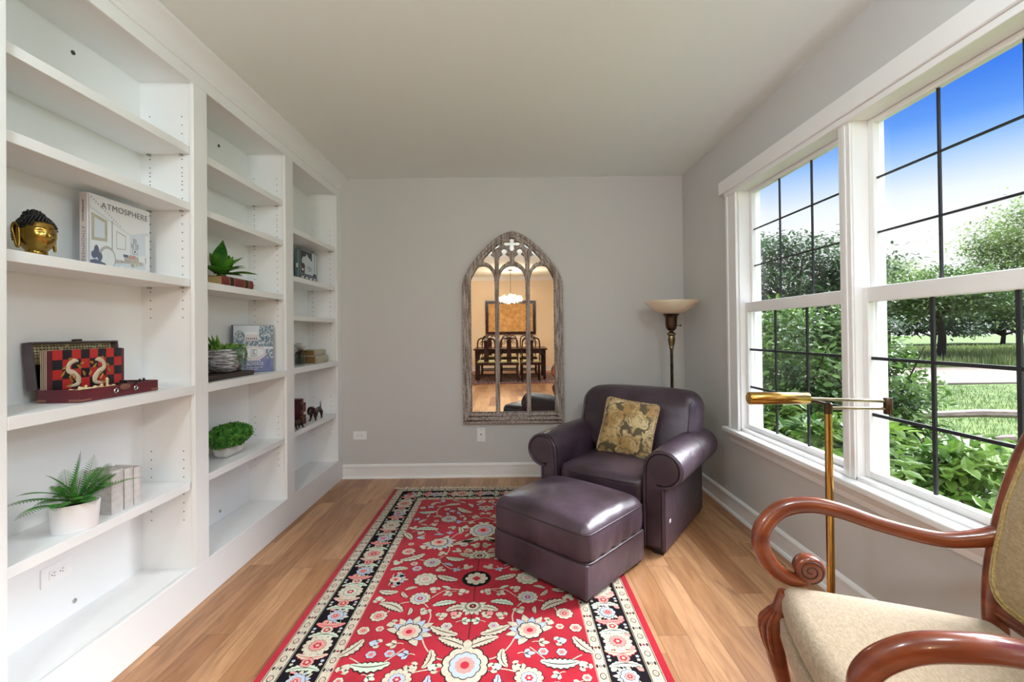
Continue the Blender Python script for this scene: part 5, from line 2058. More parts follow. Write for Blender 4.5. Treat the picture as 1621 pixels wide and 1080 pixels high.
text('cover_author', 'James Michael Howard', 0.0125, M['inkdark'], ab, (fx + 0.0014, 0.190, 0.020), RTX)
sp_ = MB().box(-0.0146, 0.0146, -0.0066, -0.0056, 0.002, 0.306)
sp_.build('spine_print', M['pinkspine'], ab, smooth=False)
text('spine_title', 'ATMOSPHERE', 0.019, M['inkgrey'], ab, (0.0, -0.0071, 0.098), (pi / 2, pi / 2, 0), width=1.15, space=1.1)
text('spine_author', 'James Michael Howard', 0.0095, M['inkdark'], ab, (0.0, -0.0071, 0.232), (pi / 2, pi / 2, 0))

# chess set ---------------------------------------------------------
TY0, TY1 = 1.676, 2.046
TX1, TX0 = -1.580, -1.738
cz = SH[3] + EPS
ct = thing('chess_box', 'open burgundy lacquered chess box with tilted lid on the bookcase shelf', 'box', (TX1, TY0, cz))
m_ = MB()
tw, td, th = TX1 - TX0, TY1 - TY0, 0.047
m_.box(-tw + 0.006, -0.006, 0.006, td - 0.006, 0.001, 0.030)
m_.box(-0.006, 0, 0, td, 0, th)
m_.box(-tw, -tw + 0.006, 0, td, 0, th)
m_.box(-tw + 0.006, -0.006, 0, 0.006, 0, th)
m_.box(-tw + 0.006, -0.006, td - 0.006, td, 0, th)
tr = m_.build('tray', M['lacquer'], ct, bevel=0.0012, smooth=False)
q = MB()
for (y0, y1, z0, z1) in ((0.0, 0.045, 0.004, 0.011), (td - 0.04, td, 0.004, 0.012)):
    q.box(-0.002, 0.0012, y0, y1, z0, z1)
for (x0, x1) in ((-tw, -tw + 0.035), (-0.04, 0.0)):
    q.box(x0, x1, -0.0012, 0.001, 0.004, 0.012)
q.build('corner_plate', M['copper'], tr, smooth=False)
q = MB()
q.lathe([(0.016, -0.001), (0.016, 0.0016), (0.006, 0.003)], 20, sx=0.75, sy=1.6, mtx=Matrix.Translation((0.0005, td * 0.53, th - 0.010)) @ Matrix.Rotation(pi / 2, 4, 'Y'))
q.build('clasp_plate', M['copper'], tr)
for yy in (td * 0.405, td * 0.665):
    q = MB()
    q.tube([(0.004, yy + 0.008 * cos(2 * pi * i / 14), 0.026 + 0.008 * sin(2 * pi * i / 14)) for i in range(14)], 0.0028, 6, closed=True)
    q.build('ring', M['steel'], tr)
ld = MB()
lh = 0.178
ld.box(-0.036, -0.031, 0, td, 0, lh)
ld.box(-0.031, 0.0, 0, 0.006, 0, lh)
ld.box(-0.031, 0.0, td - 0.006, td, 0, lh)
ld.box(-0.031, 0.0, 0.006, td - 0.006, lh - 0.006, lh)
ld.box(-0.031, 0.0, 0.006, td - 0.006, 0.0, 0.006)
lo_ = ld.build('lid', M['greylacquer'], ct, bevel=0.001, smooth=False)
lo_.matrix_local = Matrix.Translation((-tw - 0.001, 0, th + 0.001)) @ Matrix.Rotation(radians(-6), 4, 'Y')
q = MB()
q.box(-0.031, -0.0285, 0.007, td - 0.007, 0.095, lh - 0.007)
q.build('lining', M['cloth'], lo_, smooth=False)
q = MB()
for r_ in range(5):
    for k in range(26):
        if (k * 7 + r_ * 3) % 11 == 0:
            continue
        yy = 0.014 + k * 0.0132
        q.box(-0.0286, -0.0281, yy, yy + 0.0085, 0.160 - r_ * 0.011, 0.1655 - r_ * 0.011)
q.build('script', M['inkdark'], lo_, smooth=False)
MB().box(-0.031, -0.029, 0.007, td - 0.007, 0.007, 0.094).build('dark_velvet', M['blacksq'], lo_, smooth=False)
MB().box(-0.012, 0.004, td * 0.5 - 0.02, td * 0.5 + 0.012, lh, lh + 0.008).build('latch', M['bronze'], lo_, bevel=0.002, smooth=False)
bd = thing('folding_chessboard', 'folded red and black chessboard with painted dragons standing in the chess box', 'game board', (-1.7185, 1.6835, cz + 0.0308))
bw_, bhh, bt = 0.335, 0.160, 0.022
bm_ = MB().box(-bt / 2, bt / 2, 0, bw_, 0.0, bhh)
bmo = bm_.build('board', M['lacquer'], bd, bevel=0.001, smooth=False)
q = MB()
s0 = 0.0375
for r_ in range(4):
    for k in range(8):
        q.box(bt / 2 - 0.001, bt / 2 + 0.0006, 0.020 + k * s0, 0.020 + (k + 1) * s0, 0.012 + r_ * 0.0375, 0.012 + (r_ + 1) * 0.0375, (k + r_) % 2)
qe = MB()
for k in range(4):
    qe.box(-bt / 2 - 0.001 + k * 0.0064, -bt / 2 + 0.001 + k * 0.0064, -0.0012, 0.001, 0, bhh)
qe.build('edge_stripes', M['pearl'], bmo, smooth=False)
for oy in (0.098, 0.215):
    x = bt / 2 + 0.0016
    mir_ = 1 if oy < 0.15 else -1
    body = cat_path([(x, oy - mir_ * 0.020, 0.020), (x, oy + mir_ * 0.018, 0.026), (x, oy + mir_ * 0.022, 0.046), (x, oy + mir_ * 0.002, 0.070), (x, oy - mir_ * 0.018, 0.082), (x, oy - mir_ * 0.016, 0.104), (x, oy + mir_ * 0.004, 0.118), (x, oy + mir_ * 0.022, 0.116)], 6)
    q.tube(body, lerp_list([0.003, 0.008, 0.012, 0.011, 0.009, 0.008, 0.010, 0.003], len(body)), 8, asp=(0.3, 1), up=(1, 0, 0), mi=2)
    q.tube(cat_path([(x, oy - mir_ * 0.002, 0.036), (x, oy - mir_ * 0.012, 0.056), (x, oy + mir_ * 0.002, 0.066), (x, oy + mir_ * 0.010, 0.046)], 5), 0.0035, 6, mi=3)
    for (dy, dz, L_, a_) in ((-0.045, 0.088, 0.03, 0.5), (0.035, 0.085, 0.028, 2.4), (-0.03, 0.022, 0.034, 0.2), (0.038, 0.030, 0.03, 2.8), (0.0, 0.052, 0.02, 1.2), (0.028, 0.104, 0.022, 0.4), (-0.05, 0.06, 0.03, 0.9), (0.05, 0.055, 0.026, 2.0), (-0.02, 0.125, 0.02, 0.1)):
        q.leaf((x, oy + mir_ * dy, dz), Vector((0, mir_ * cos(a_), sin(a_))), Vector((1, 0, 0)), L_, 0.012, 3)
q.build('squares', [M['blacksq'], M['redsq'], M['pearl'], M['goldpaint']], bmo, smooth=False)

pc = MB()


def piece(kind):
    m = MB()
    if kind == 0:      # pawn
        pr = [(0.007, 0), (0.0075, 0.003), (0.004, 0.006), (0.003, 0.014), (0.0055, 0.016), (0.003, 0.018), (0.0052, 0.022), (0.004, 0.027), (0.0005, 0.029)]
    elif kind == 1:    # rook
        pr = [(0.008, 0), (0.0085, 0.003), (0.005, 0.008), (0.0045, 0.022), (0.007, 0.025), (0.007, 0.033), (0.004, 0.033)]
    else:              # queen
        pr = [(0.008, 0), (0.0085, 0.004), (0.004, 0.010), (0.0035, 0.028), (0.0068, 0.031), (0.004, 0.034), (0.0065, 0.042), (0.003, 0.044), (0.0025, 0.048), (0.0004, 0.050)]
    m.lathe(pr, 12)
    return m


protos = {}
rq = random.Random(3)
words = {0: 'pawn', 1: 'rook', 2: 'queen'}
n_p = 0
for k in range(22):
    kind = (0, 0, 1, 0, 2)[k % 5]
    dark = k >= 12
    key = (kind, dark)
    if key not in protos:
        o = piece(kind).build('chess_piece', M['blackhair'] if dark else M['bone'])
        protos[key] = o
        tag(o, 'x', 'chess piece')
    else:
        o = protos[key].copy()
        COL.objects.link(o)
    y = TY0 + 0.016 + k * 0.0152
    xx = TX1 - 0.016 - (k % 2) * 0.019
    o.location = (xx, y, cz + 0.03)
    if k % 3 == 0:
        o.rotation_euler = (0, 0, 0)
        o.location.z = cz + 0.0304
    else:
        o.rotation_euler = (pi / 2 - 0.2, 0, rq.uniform(-0.9, 0.9))
        o.location.z = cz + 0.0405
    o['group'] = 'dark chess pieces in the box' if dark else 'bone chess pieces in the box'
    if o.rotation_euler[0] == 0:
        o['label'] = ('black %s chess piece standing upright in the box tray' if dark else 'bone %s chess piece standing upright in the box tray') % words[kind]
    else:
        o['label'] = ('black %s chess piece lying tumbled in the box tray' if dark else 'bone %s chess piece lying tumbled in the box tray') % words[kind]

# fern in a white oval pot -------------------------------------------
fp = thing('potted_fern', 'feathery green fern in an oval white pot on the lowest loaded shelf', 'potted plant', (-1.612, 1.690, SH[4] + EPS), radians(-46))
prf = [(0.058, 0.0), (0.060, 0.004), (0.067, 0.098), (0.067, 0.100), (0.063, 0.100), (0.061, 0.086)]
MB().lathe(prf, 40, sx=0.62, sy=1.06).build('pot', M['whitepot'], fp)
MB().lathe([(0.061, 0.080), (0.061, 0.088), (0.02, 0.091)], 32, sx=0.62, sy=1.06).build('soil', M['soil'], fp)
ffm = MB()
fro = random.Random(8)


def frond(m, base, az, L, rise, droop, wid, mi, mi2=None, n=22):
    pts = []
    for i in range(n + 1):
        t = i / n
        pts.append(Vector((base[0] + cos(az) * L * t * 0.9, base[1] + sin(az) * L * t * 0.9, base[2] + rise * t - droop * t * t)))
    m.tube(pts, lerp_list([0.0013, 0.0009, 0.0004], n + 1), 4, mi=mi2 if mi2 is not None else mi)
    side = Vector((-sin(az), cos(az), 0))
    for i in range(2, n + 1):
        t = i / n
        d = (pts[i] - pts[i - 1]).normalized()
        w = wid * (sin(pi * min(1, t * 0.9 + 0.12)) ** 0.7)
        for s in (-1, 1):
            dr = (side * s + d * 0.55 + Vector((0, 0, 0.12))).normalized()
            m.leaf(pts[i], dr, Vector((0, 0, 1)), w, w * 0.13, mi if t < 0.86 or mi2 is None else mi2, 0.12)


for (az, L, ri, dr, w) in ((-1.75, 0.25, 0.19, 0.09, 0.038), (-1.95, 0.25, 0.15, 0.09, 0.038), (-1.55, 0.23, 0.11, 0.085, 0.036), (-0.75, 0.10, 0.15, 0.05, 0.034), (0.9, 0.09, 0.17, 0.04, 0.04), (-1.3, 0.10, 0.15, 0.05, 0.034), (1.7, 0.07, 0.19, 0.02, 0.034), (2.6, 0.06, 0.16, 0.03, 0.034), (-1.2, 0.14, 0.17, 0.06, 0.03), (-2.3, 0.12, 0.18, 0.05, 0.03), (0.4, 0.05, 0.21, 0.01, 0.038),
                           (1.3, 0.10, 0.17, 0.04, 0.044), (1.2, 0.15, 0.15, 0.07, 0.044), (1.15, 0.25, 0.14, 0.10, 0.030), (0.7, 0.12, 0.13, 0.07, 0.038), (-0.6, 0.11, 0.11, 0.07, 0.036), (-0.2, 0.10, 0.09, 0.08, 0.032),
                           (-1.0, 0.14, 0.10, 0.08, 0.036), (2.0, 0.08, 0.15, 0.03, 0.034), (-1.6, 0.14, 0.13, 0.07, 0.038), (-1.85, 0.17, 0.12, 0.08, 0.036), (1.5, 0.16, 0.10, 0.07, 0.04)):
    # azimuths are given in the room, so undo the pot's own turn
    frond(ffm, (fro.uniform(-0.01, 0.01), fro.uniform(-0.03, 0.03), 0.088), az + radians(46), L * 0.92, ri, dr, w, 0, 1)
ffm.build('fronds', [M['fern'], M['ferndry']], fp, smooth=False)

# three grey linen books ----------------------------------------------
BKR = radians(44)
bu, bv = Vector((sin(BKR), cos(BKR), 0)), None
for k, (y, t, h, lab) in enumerate(((1.850, 0.050, 0.172, 'thickest grey linen book of three, nearest the fern'), (1.900, 0.040, 0.165, 'middle grey linen book of the three beside the fern'), (1.940, 0.036, 0.158, 'thinnest grey linen book of the three, farthest from the fern'))):
    book(lab, (-1.594 + k * 0.0035, y + 0.0008 * k, SH[4] + EPS), pi / 2 + radians(-6), t, h, 0.122, M['greybook'], M['greypage'], 'grey linen books')

# broad leaves on an old leather book ----------------------------------
ob = book('old burgundy leather book with black spine bands lying under the broad green leaves', (-1.585, 2.660, SH[2] + EPS), pi / 2, 0.052, 0.300, 0.17, M['burgundy'], M['page'], lying=True, name='leather_book', ridge=0.0006,
          bands=((0.072, 0.100, M['blackband']), (0.215, 0.243, M['blackband']), (0.060, 0.064, M['goldpaint']), (0.106, 0.110, M['goldpaint']), (0.205, 0.209, M['goldpaint']), (0.249, 0.253, M['goldpaint'])))
ag = thing('leaf_cluster', 'cluster of broad pointed green leaves lying on the old burgundy book', 'plant', (-1.66, 2.625, SH[2] + EPS + 0.0525))
al = MB()
ra2 = random.Random(4)


def broad(m, base, d, L, W, up=Vector((0, 0, 1)), bend=0.25):
    d = Vector(d).normalized()
    w = d.cross(up)
    if w.length < 0.05:
        w = Vector((0, 1, 0))
    w.normalize()
    u = w.cross(d)
    n = 8
    vs, fs = [], []
    for i in range(n + 1):
        t = i / n
        ww = W * (0.16 + 0.84 * sin(pi * min(1, t * 0.72 + 0.12)) ** 1.1) * (1 - t ** 3.0)
        c = Vector(base) + d * (L * t) - u * (bend * L * t * t) * 0.6
        for s, h_ in ((-1, 0.28), (-0.5, 0.08), (0, 0.0), (0.5, 0.08), (1, 0.28)):
            vs.append(c + w * (s * ww / 2) + u * (h_ * ww * 0.5))
    for i in range(n):
        for k in range(4):
            a = i * 5 + k
            fs.append((a, a + 1, a + 6, a + 5))
    m.add(vs, fs)


for (az, el, L, W, b_) in ((1.7, 1.35, 0.215, 0.085, 0.05), (1.2, 0.72, 0.20, 0.085, 0.12), (1.35, 0.42, 0.22, 0.08, 0.18), (1.0, 0.22, 0.20, 0.075, 0.22), (0.6, 0.55, 0.13, 0.075, 0.2), (-1.5, 0.85, 0.15, 0.06, 0.1),
                           (-1.35, 0.35, 0.15, 0.07, 0.25), (-1.1, 0.12, 0.15, 0.075, 0.25), (-0.4, 0.9, 0.13, 0.06, 0.1), (0.1, 0.5, 0.10, 0.07, 0.3), (2.2, 0.6, 0.12, 0.06, 0.1), (1.9, 0.95, 0.17, 0.07, 0.1), (0.9, 0.05, 0.12, 0.07, 0.1)):
    az2 = az + 0.0
    d = (cos(az2) * cos(el) * 0.9, sin(az2) * cos(el), sin(el))
    W *= 1.2
    broad(al, (ra2.uniform(-0.012, 0.012), ra2.uniform(-0.02, 0.02), 0.02), d, L, W, bend=b_)
al.lathe([(0.022, 0.0), (0.026, 0.012), (0.016, 0.030), (0.002, 0.036)], 14)
al.build('leaves', M['agave'], ag, ang=1.2)

# succulent pot, its dark stand, upright dark box and the blue book -----
st = book('dark wooden-looking book lying flat under the grey woven pot', (-1.590, 2.575, SH[3] - 0.003 + EPS), pi / 2, 0.030, 0.49, 0.15, M['darkwood'], M['darkwood'], lying=True, name='dark_book')
zt = SH[3] - 0.003 + EPS + 0.0305
sp = thing('succulent_pot', 'round grey woven-look pot with green succulents and trailing stems on the dark book', 'potted plant', (-1.668, 2.640, zt))
MB().lathe([(0.045, 0.0), (0.070, 0.008), (0.094, 0.045), (0.104, 0.09), (0.104, 0.130), (0.100, 0.136), (0.096, 0.134), (0.094, 0.115)], 40).build('pot', M['woven'], sp)
MB().lathe([(0.095, 0.110), (0.095, 0.120), (0.02, 0.126)], 28).build('soil', M['soil'], sp)
sm_ = MB()
rs_ = random.Random(6)
for k in range(70):
    a, r = rs_.uniform(0, 2 * pi), 0.092 * sqrt(rs_.random())
    d = Vector((cos(a) * 0.7 * r / 0.09, sin(a) * 0.7 * r / 0.09, 1)).normalized()
    p = Vector((r * cos(a), r * sin(a), 0.120))
    L = rs_.uniform(0.032, 0.060)
    sm_.tube([p, p + d * L * 0.5, p + d * L], [0.006, 0.0085, 0.001], 6)
for a in (-2.3, -1.9, -1.4, -2.7, -1.0):
    broad(sm_, (0.02 * cos(a), 0.035 * sin(a) - 0.02, 0.12), (cos(a) * 0.35, sin(a) * 0.5, 1.0), 0.115, 0.024, bend=0.08)
sm_.build('succulents', M['succ'], sp, ang=1.2)
iv = MB()
for k in range(7):
    a = 0.15 + rs_.uniform(-0.5, 0.75)
    pts = cat_path([(0.088 * cos(a), 0.088 * sin(a), 0.128), (0.104 * cos(a), 0.104 * sin(a), 0.142), (0.116 * cos(a), 0.116 * sin(a), 0.105), (0.110 * cos(a + .1), 0.110 * sin(a + .1), 0.06 - 0.02 * (k % 3))], 6)
    iv.tube(pts, 0.001, 4)
    for p in pts:
        for s in range(3):
            iv.leaf(p, Vector((cos(a) + rs_.uniform(-.8, .8), sin(a) + rs_.uniform(-.8, .8), rs_.uniform(-.6, .6))), Vector((cos(a), sin(a), 0.5)), 0.014, 0.009)
iv.build('trailing_stems', M['ivy'], sp, smooth=False)
dbx = thing('picture_box', 'dark brown wooden box standing upright behind the grey woven pot', 'box', (-1.700, 2.800, zt))
m_ = MB()
m_.box(-0.025, 0.025, -0.045, 0.045, 0, 0.158)
m_.build('body', M['darkwood'], dbx, bevel=0.002, smooth=False)
MB().box(0.0245, 0.027, -0.034, 0.034, 0.012, 0.146).build('front_panel', M['oxblood'], dbx, bevel=0.001, smooth=False)
vb = book('tall blue-grey picture book with reflected house cover standing beside the dark box', (-1.7690, 2.902, SH[3] + EPS - 0.003), radians(-39), 0.028, 0.310, 0.335, M['bluegrey'], M['pagewhite'], name='coffee_table_book')
fx = 0.0142
vb.scale = (1, 0.737, 1)
V_ = [('printblue', rc_(0.003, 0.332, 0.003, 0.125)), ('paleblue', rc_(0.003, 0.332, 0.125, 0.307)), ('printtree', rc_(0.003, 0.332, 0.165, 0.215)), ('printtree', el_(0.05, 0.225, 0.046, 0.05, 20)), ('printtree', el_(0.03, 0.19, 0.03, 0.04)),
      ('printtree', el_(0.27, 0.255, 0.062, 0.05, 20)), ('printtree', rc_(0.215, 0.332, 0.20, 0.306)), ('printpink', rc_(0.10, 0.20, 0.205, 0.250)), ('cover', [(0.09, 0.250), (0.21, 0.250), (0.19, 0.264), (0.11, 0.264)]), ('bluegrey', rc_(0.10, 0.205, 0.203, 0.206)),
      ('cover', rc_(0.003, 0.332, 0.155, 0.162)), ('printpink', el_(0.165, 0.125, 0.105, 0.048, 26)), ('cover', el_(0.165, 0.130, 0.085, 0.030, 26)), ('printtree', rc_(0.003, 0.06, 0.10, 0.15)), ('printtree', rc_(0.27, 0.332, 0.09, 0.15))]
for k in range(6):
    V_.append(('inkdark', rc_(0.106 + k * 0.016, 0.113 + k * 0.016, 0.213, 0.228)))
V_ += [('inkdark', rc_(0.140, 0.192, 0.108, 0.152)), ('cover', rc_(0.1425, 0.1895, 0.1105, 0.1495))]
card(vb, 'cover_print', V_)
RTX2 = (pi / 2, 0, pi / 2)
text('cover_monogram', 'C', 0.040, M['inkdark'], vb, (fx + 0.0020, 0.166, 0.131), RTX2)
text('cover_monogram', 'I', 0.028, M['inkdark'], vb, (fx + 0.0020, 0.170, 0.130), RTX2)
text('cover_title', 'AUSTIN', 0.030, M['pagewhite'], vb, (fx + 0.0020, 0.166, 0.078), RTX2, space=1.1)
text('cover_title', 'VAUVERCE', 0.030, M['pagewhite'], vb, (fx + 0.0020, 0.166, 0.054), RTX2, space=1.1)
q = MB()
for (y0, y1, z) in ((0.085, 0.247, 0.032), (0.130, 0.205, 0.020)):
    n = int((y1 - y0) / 0.0065)
    for k in range(n):
        if k % 7 == 5:
            continue
        q.box(fx + 0.0012, fx + 0.0016, y0 + k * 0.0065, y0 + k * 0.0065 + 0.0045, z - 0.0022, z + 0.0022)
q.build('cover_subtitle', M['pagewhite'], vb, smooth=False)

# boxwood in a whitewashed pot ------------------------------------------
bx = thing('boxwood_plant', 'clipped round boxwood in an oblong whitewashed pot on the bookcase', 'potted plant', (-1.678, 2.720, SH[4] + EPS), 0)


def potfn(p):
    k = 1 - 0.16 * (0.5 - p.z / 0.075 * 0.5)
    return (p.x * k, p.y * k, p.z)


MB().rbox(0.105, 0.21, 0.075, 0.034, 6, 5, potfn).build('pot', M['marble'], bx, loc=(0, 0, 0.0375))
bl = MB()
bl.lathe([(0.02, 0.06), (0.06, 0.07), (0.078, 0.11), (0.074, 0.14), (0.05, 0.165), (0.01, 0.175)], 20, sx=1.0, sy=1.9)
rb2 = random.Random(9)
for k in range(2600):
    a, z = rb2.uniform(0, 2 * pi), rb2.uniform(-0.9, 1)
    r = sqrt(max(0, 1 - z * z))
    q = Vector((r * cos(a), r * sin(a), z))
    s = rb2.uniform(0.90, 1.06)
    p = Vector((q.x * 0.088 * s, q.y * 0.168 * s, 0.115 + q.z * 0.062 * s))
    nrm = Vector((q.x / 0.088, q.y / 0.168, q.z / 0.062)).normalized()
    d = (nrm * 0.6 + Vector((rb2.uniform(-1, 1), rb2.uniform(-1, 1), rb2.uniform(-1, 1))) * 0.8).normalized()
    bl.leaf(p, d, nrm, rb2.uniform(0.011, 0.017), rb2.uniform(0.007, 0.010))
bl.build('foliage', M['box'], bx, smooth=False)

# third bay ---------------------------------------------------------------
k3 = book('black and white photo book facing out on the upper shelf of the far bay', (-1.7200, 3.700, LEVELS[2][1] + EPS), 0, 0.040, 0.275, 0.315, M['tealgrey'], M['pagewhite'], name='coffee_table_book')
fx = 0.0202
K_ = [('paleblue', rc_(0.004, 0.311, 0.004, 0.271)), ('blacksq', rc_(0.006, 0.22, 0.20, 0.268)), ('paleblue', [(0.03, 0.12), (0.20, 0.11), (0.19, 0.21), (0.145, 0.225), (0.12, 0.25), (0.10, 0.225), (0.05, 0.215), (0.03, 0.19)]), ('blacksq', rc_(0.006, 0.03, 0.13, 0.20)), ('inkdark', el_(0.05, 0.14, 0.036, 0.024)),
      ('blacksq', rc_(0.006, 0.08, 0.08, 0.125)), ('cover', el_(0.045, 0.11, 0.018, 0.010)), ('blacksq', rc_(0.004, 0.311, 0.006, 0.058)), ('bluegrey', rc_(0.004, 0.311, 0.058, 0.072)), ('inkdark', rc_(0.004, 0.311, 0.072, 0.078)), ('inkdark', rc_(0.262, 0.268, 0.08, 0.268)), ('inkdark', rc_(0.24, 0.30, 0.076, 0.095))]
for k in range(4):
    K_ += [('cover', rc_(0.02 + k * 0.075, 0.07 + k * 0.075, 0.04, 0.054)), ('cover', rc_(0.035 + k * 0.075, 0.055 + k * 0.075, 0.012, 0.030))]
card(k3, 'cover_print', K_)
q = MB()
for (y0, y1, z) in ((0.12, 0.20, 0.142), (0.13, 0.22, 0.128), (0.14, 0.21, 0.112)):
    for k in range(int((y1 - y0) / 0.009)):
        q.box(fx + 0.002, fx + 0.0024, y0 + k * 0.009, y0 + k * 0.009 + 0.006, z - 0.003, z + 0.003)
q.build('cover_script', M['bluegrey'], k3, smooth=False)
q = MB()
q.box(-0.0185, 0.0185, -0.0068, -0.0060, 0.004, 0.271)
q.build('spine_print', M['tealgrey'], k3, smooth=False)
q = MB()
q.box(0.006, 0.008, -0.0073, -0.0068, 0.01, 0.265)
q.box(-0.01, 0.004, -0.0073, -0.0068, 0.12, 0.155)
q.build('spine_line', M['pagewhite'], k3, smooth=False)

vz = SH[3] + 0.003 + EPS
va = thing('flower_vase', 'small clear glass vase holding white blossoms in the far bay', 'vase', (-1.640, 3.548, vz))
MB().lathe([(0.036, 0.0), (0.038, 0.004), (0.040, 0.09), (0.040, 0.093), (0.037, 0.093), (0.036, 0.010), (0.01, 0.008)], 28).build('glass', M['vaseglass'], va)
MB().lathe([(0.0355, 0.010), (0.0362, 0.045), (0.002, 0.046)], 24).build('water', M['vaseglass'], va)
fl = thing('flower_bunch', 'bunch of white blossoms on dark stems in the small glass vase', 'flowers', (-1.640, 3.548, vz))
q = MB()
rfl = random.Random(12)
fl_c = []
for k in range(12):
    a = 2 * pi * k / 12 + rfl.uniform(-.2, .2)
    r = 0.0 if k == 0 else rfl.uniform(0.02, 0.062)
    fl_c.append(Vector((r * cos(a), r * sin(a), 0.148 - r * 0.75 + rfl.uniform(-0.006, 0.012))))
for c in fl_c:
    q.tube(cat_path([(c.x * 0.25, c.y * 0.25, 0.012), (c.x * 0.35, c.y * 0.35, 0.09), tuple(c)], 5), 0.0016, 5)
q.build('stems', M['soil'], fl)
q = MB()
for c in fl_c:
    for ring, (n, el, L) in enumerate(((6, 0.25, 0.034), (5, 0.9, 0.026))):
        for k in range(n):
            a = 2 * pi * k / n + ring * 0.5
            out = c.normalized()
            d = Vector((cos(a) * cos(el), sin(a) * cos(el), sin(el) * 0.7)) + out * 0.35
            broad(q, c, d, L * 1.25, L * 1.15, bend=0.3)
q.build('petals', M['petal'], fl, ang=1.5)
b1 = book('thick beige linen book lying at the bottom of the pair beside the vase', (-1.5755, 3.810, vz), pi / 2, 0.062, 0.245, 0.17, M['linenbook'], M['oldpage'], 'beige books beside the vase', True)
b2 = book('thinner beige linen book lying on top of the pair beside the vase', (-1.582, 3.790, vz + 0.063), pi / 2, 0.048, 0.225, 0.16, M['linenbook'], M['oldpage'], 'beige books beside the vase', True)
rz_ = 0.613 + EPS
book('tall oxblood leather book standing next to the dog bookend', (-1.630, 3.560, rz_), pi / 2, 0.050, 0.200, 0.135, M['oxblood'], M['page'], 'leather books between the dog bookends', bands=((0.165, 0.169, M['goldpaint']), (0.120, 0.150, M['blackband']), (0.100, 0.103, M['goldpaint']), (0.030, 0.033, M['goldpaint'])))
book('shorter red leather book with gilt spine next to the dog bookend', (-1.630, 3.6065, rz_), pi / 2, 0.040, 0.165, 0.125, M['burgundy'], M['page'], 'leather books between the dog bookends', bands=((0.135, 0.138, M['goldpaint']), (0.105, 0.108, M['goldpaint']), (0.075, 0.095, M['pearl']), (0.055, 0.058, M['goldpaint']), (0.020, 0.023, M['goldpaint'])))


# dog bookend: one continuous body, long and low, tail up
def dog(label, loc, rz):
    o = thing('dog_bookend', label, 'bookend', loc, rz)
    b = MB()
    b.tube(cat_path([(-0.088, 0, 0.070), (-0.070, 0, 0.076), (-0.030, 0, 0.074), (0.010, 0, 0.074), (0.050, 0, 0.080), (0.072, 0, 0.090), (0.085, 0, 0.100), (0.100, 0, 0.098), (0.112, 0, 0.084), (0.122, 0, 0.068), (0.126, 0, 0.060)], 5),
           lerp_list([0.010, 0.022, 0.021, 0.022, 0.026, 0.026, 0.022, 0.023, 0.019, 0.012, 0.006], 51), 12)
    for (x, s, fx_) in ((-0.070, 1, -0.012), (-0.055, -1, 0.012), (0.052, 1, -0.016), (0.048, -1, 0.020)):
        b.tube(cat_path([(x, s * 0.014, 0.066), (x - 0.004 if x < 0 else x, s * 0.017, 0.040), (x + fx_ * 0.4, s * 0.017, 0.018), (x + fx_, s * 0.017, 0.0065), (x + fx_ + 0.014, s * 0.017, 0.0055)], 4), lerp_list([0.016, 0.012, 0.007, 0.006, 0.005], 17), 8)
    b.tube(cat_path([(-0.086, 0, 0.080), (-0.096, 0, 0.100), (-0.094, 0, 0.125), (-0.104, 0, 0.140)], 5), lerp_list([0.007, 0.005, 0.003, 0.0015], 16), 8)
    for s in (-1, 1):
        b.tube(cat_path([(0.090, s * 0.020, 0.112), (0.082, s * 0.027, 0.098), (0.084, s * 0.028, 0.074), (0.090, s * 0.025, 0.062)], 4), lerp_list([0.006, 0.011, 0.012, 0.006], 13), 8, asp=(0.45, 1), up=(0, s, 0))
    b.build('body', M['bronzedog'], o, ang=1.5)
    q = MB()
    q.tube([(0.066 + 0.006 * cos(2 * pi * i / 16), 0.0265 * cos(2 * pi * i / 16), 0.090 + 0.0265 * sin(2 * pi * i / 16)) for i in range(16)], 0.003, 6, closed=True)
    q.build('collar', M['goldpaint'], o)
    return o


M['bronzedog'] = pmat('dark_cast_iron', (48, 24, 22), 0.28, metal=0.3)
dog('dark cast dog bookend with raised tail pushing against the red leather book', (-1.612, 3.765, rz_), radians(-90))
dog('dark cast dog bookend half hidden by the upright, beside the oxblood book', (-1.588, 3.400, rz_), radians(90 - 8)).scale = (0.72, 0.72, 0.72)


# ------------------------------------------------------------------ outdoors
GZ = -0.42
gm = MB()
N_ = 40
gv, gf = [], []
ro = random.Random(21)
for i in range(N_ + 1):
    for k in range(N_ + 1):
        x = XR + WT + 0.02 + 120 * (i / N_) ** 2
        y = -30 + 130 * k / N_
        gv.append((x, y, GZ + (0.05 * sin(x * 0.3) * cos(y * 0.23) if x > 8 else 0)))
for i in range(N_):
    for k in range(N_):
        a = i * (N_ + 1) + k
        gf.append((a, a + N_ + 1, a + N_ + 2, a + 1))
gm.add(gv, gf)
lawn = gm.build('ground_lawn', M['lawn'], smooth=False)
struct(lawn)
rdm = MB()
rdm.box(6.0, 90, 13.4, 18.6, GZ - 0.05, GZ + 0.09)
struct(rdm.build('road', M['road'], smooth=False))


def blade_field(name, x0, x1, y0, y1, n, h0, h1, mt, label, seed, wd=0.12):
    r_ = random.Random(seed)
    m_ = MB()
    for k in range(n):
        x, y = r_.uniform(x0, x1), r_.uniform(y0, y1)
        a = r_.uniform(0, 2 * pi)
        h = r_.uniform(h0, h1)
        m_.leaf((x, y, GZ + 0.0), Vector((cos(a) * 0.5, sin(a) * 0.5, 1)), Vector((cos(a), sin(a), 0)), h, h * wd, bend=0.2)
    return tag(m_.build(name, mt, smooth=False), label, 'grass', kind='stuff')


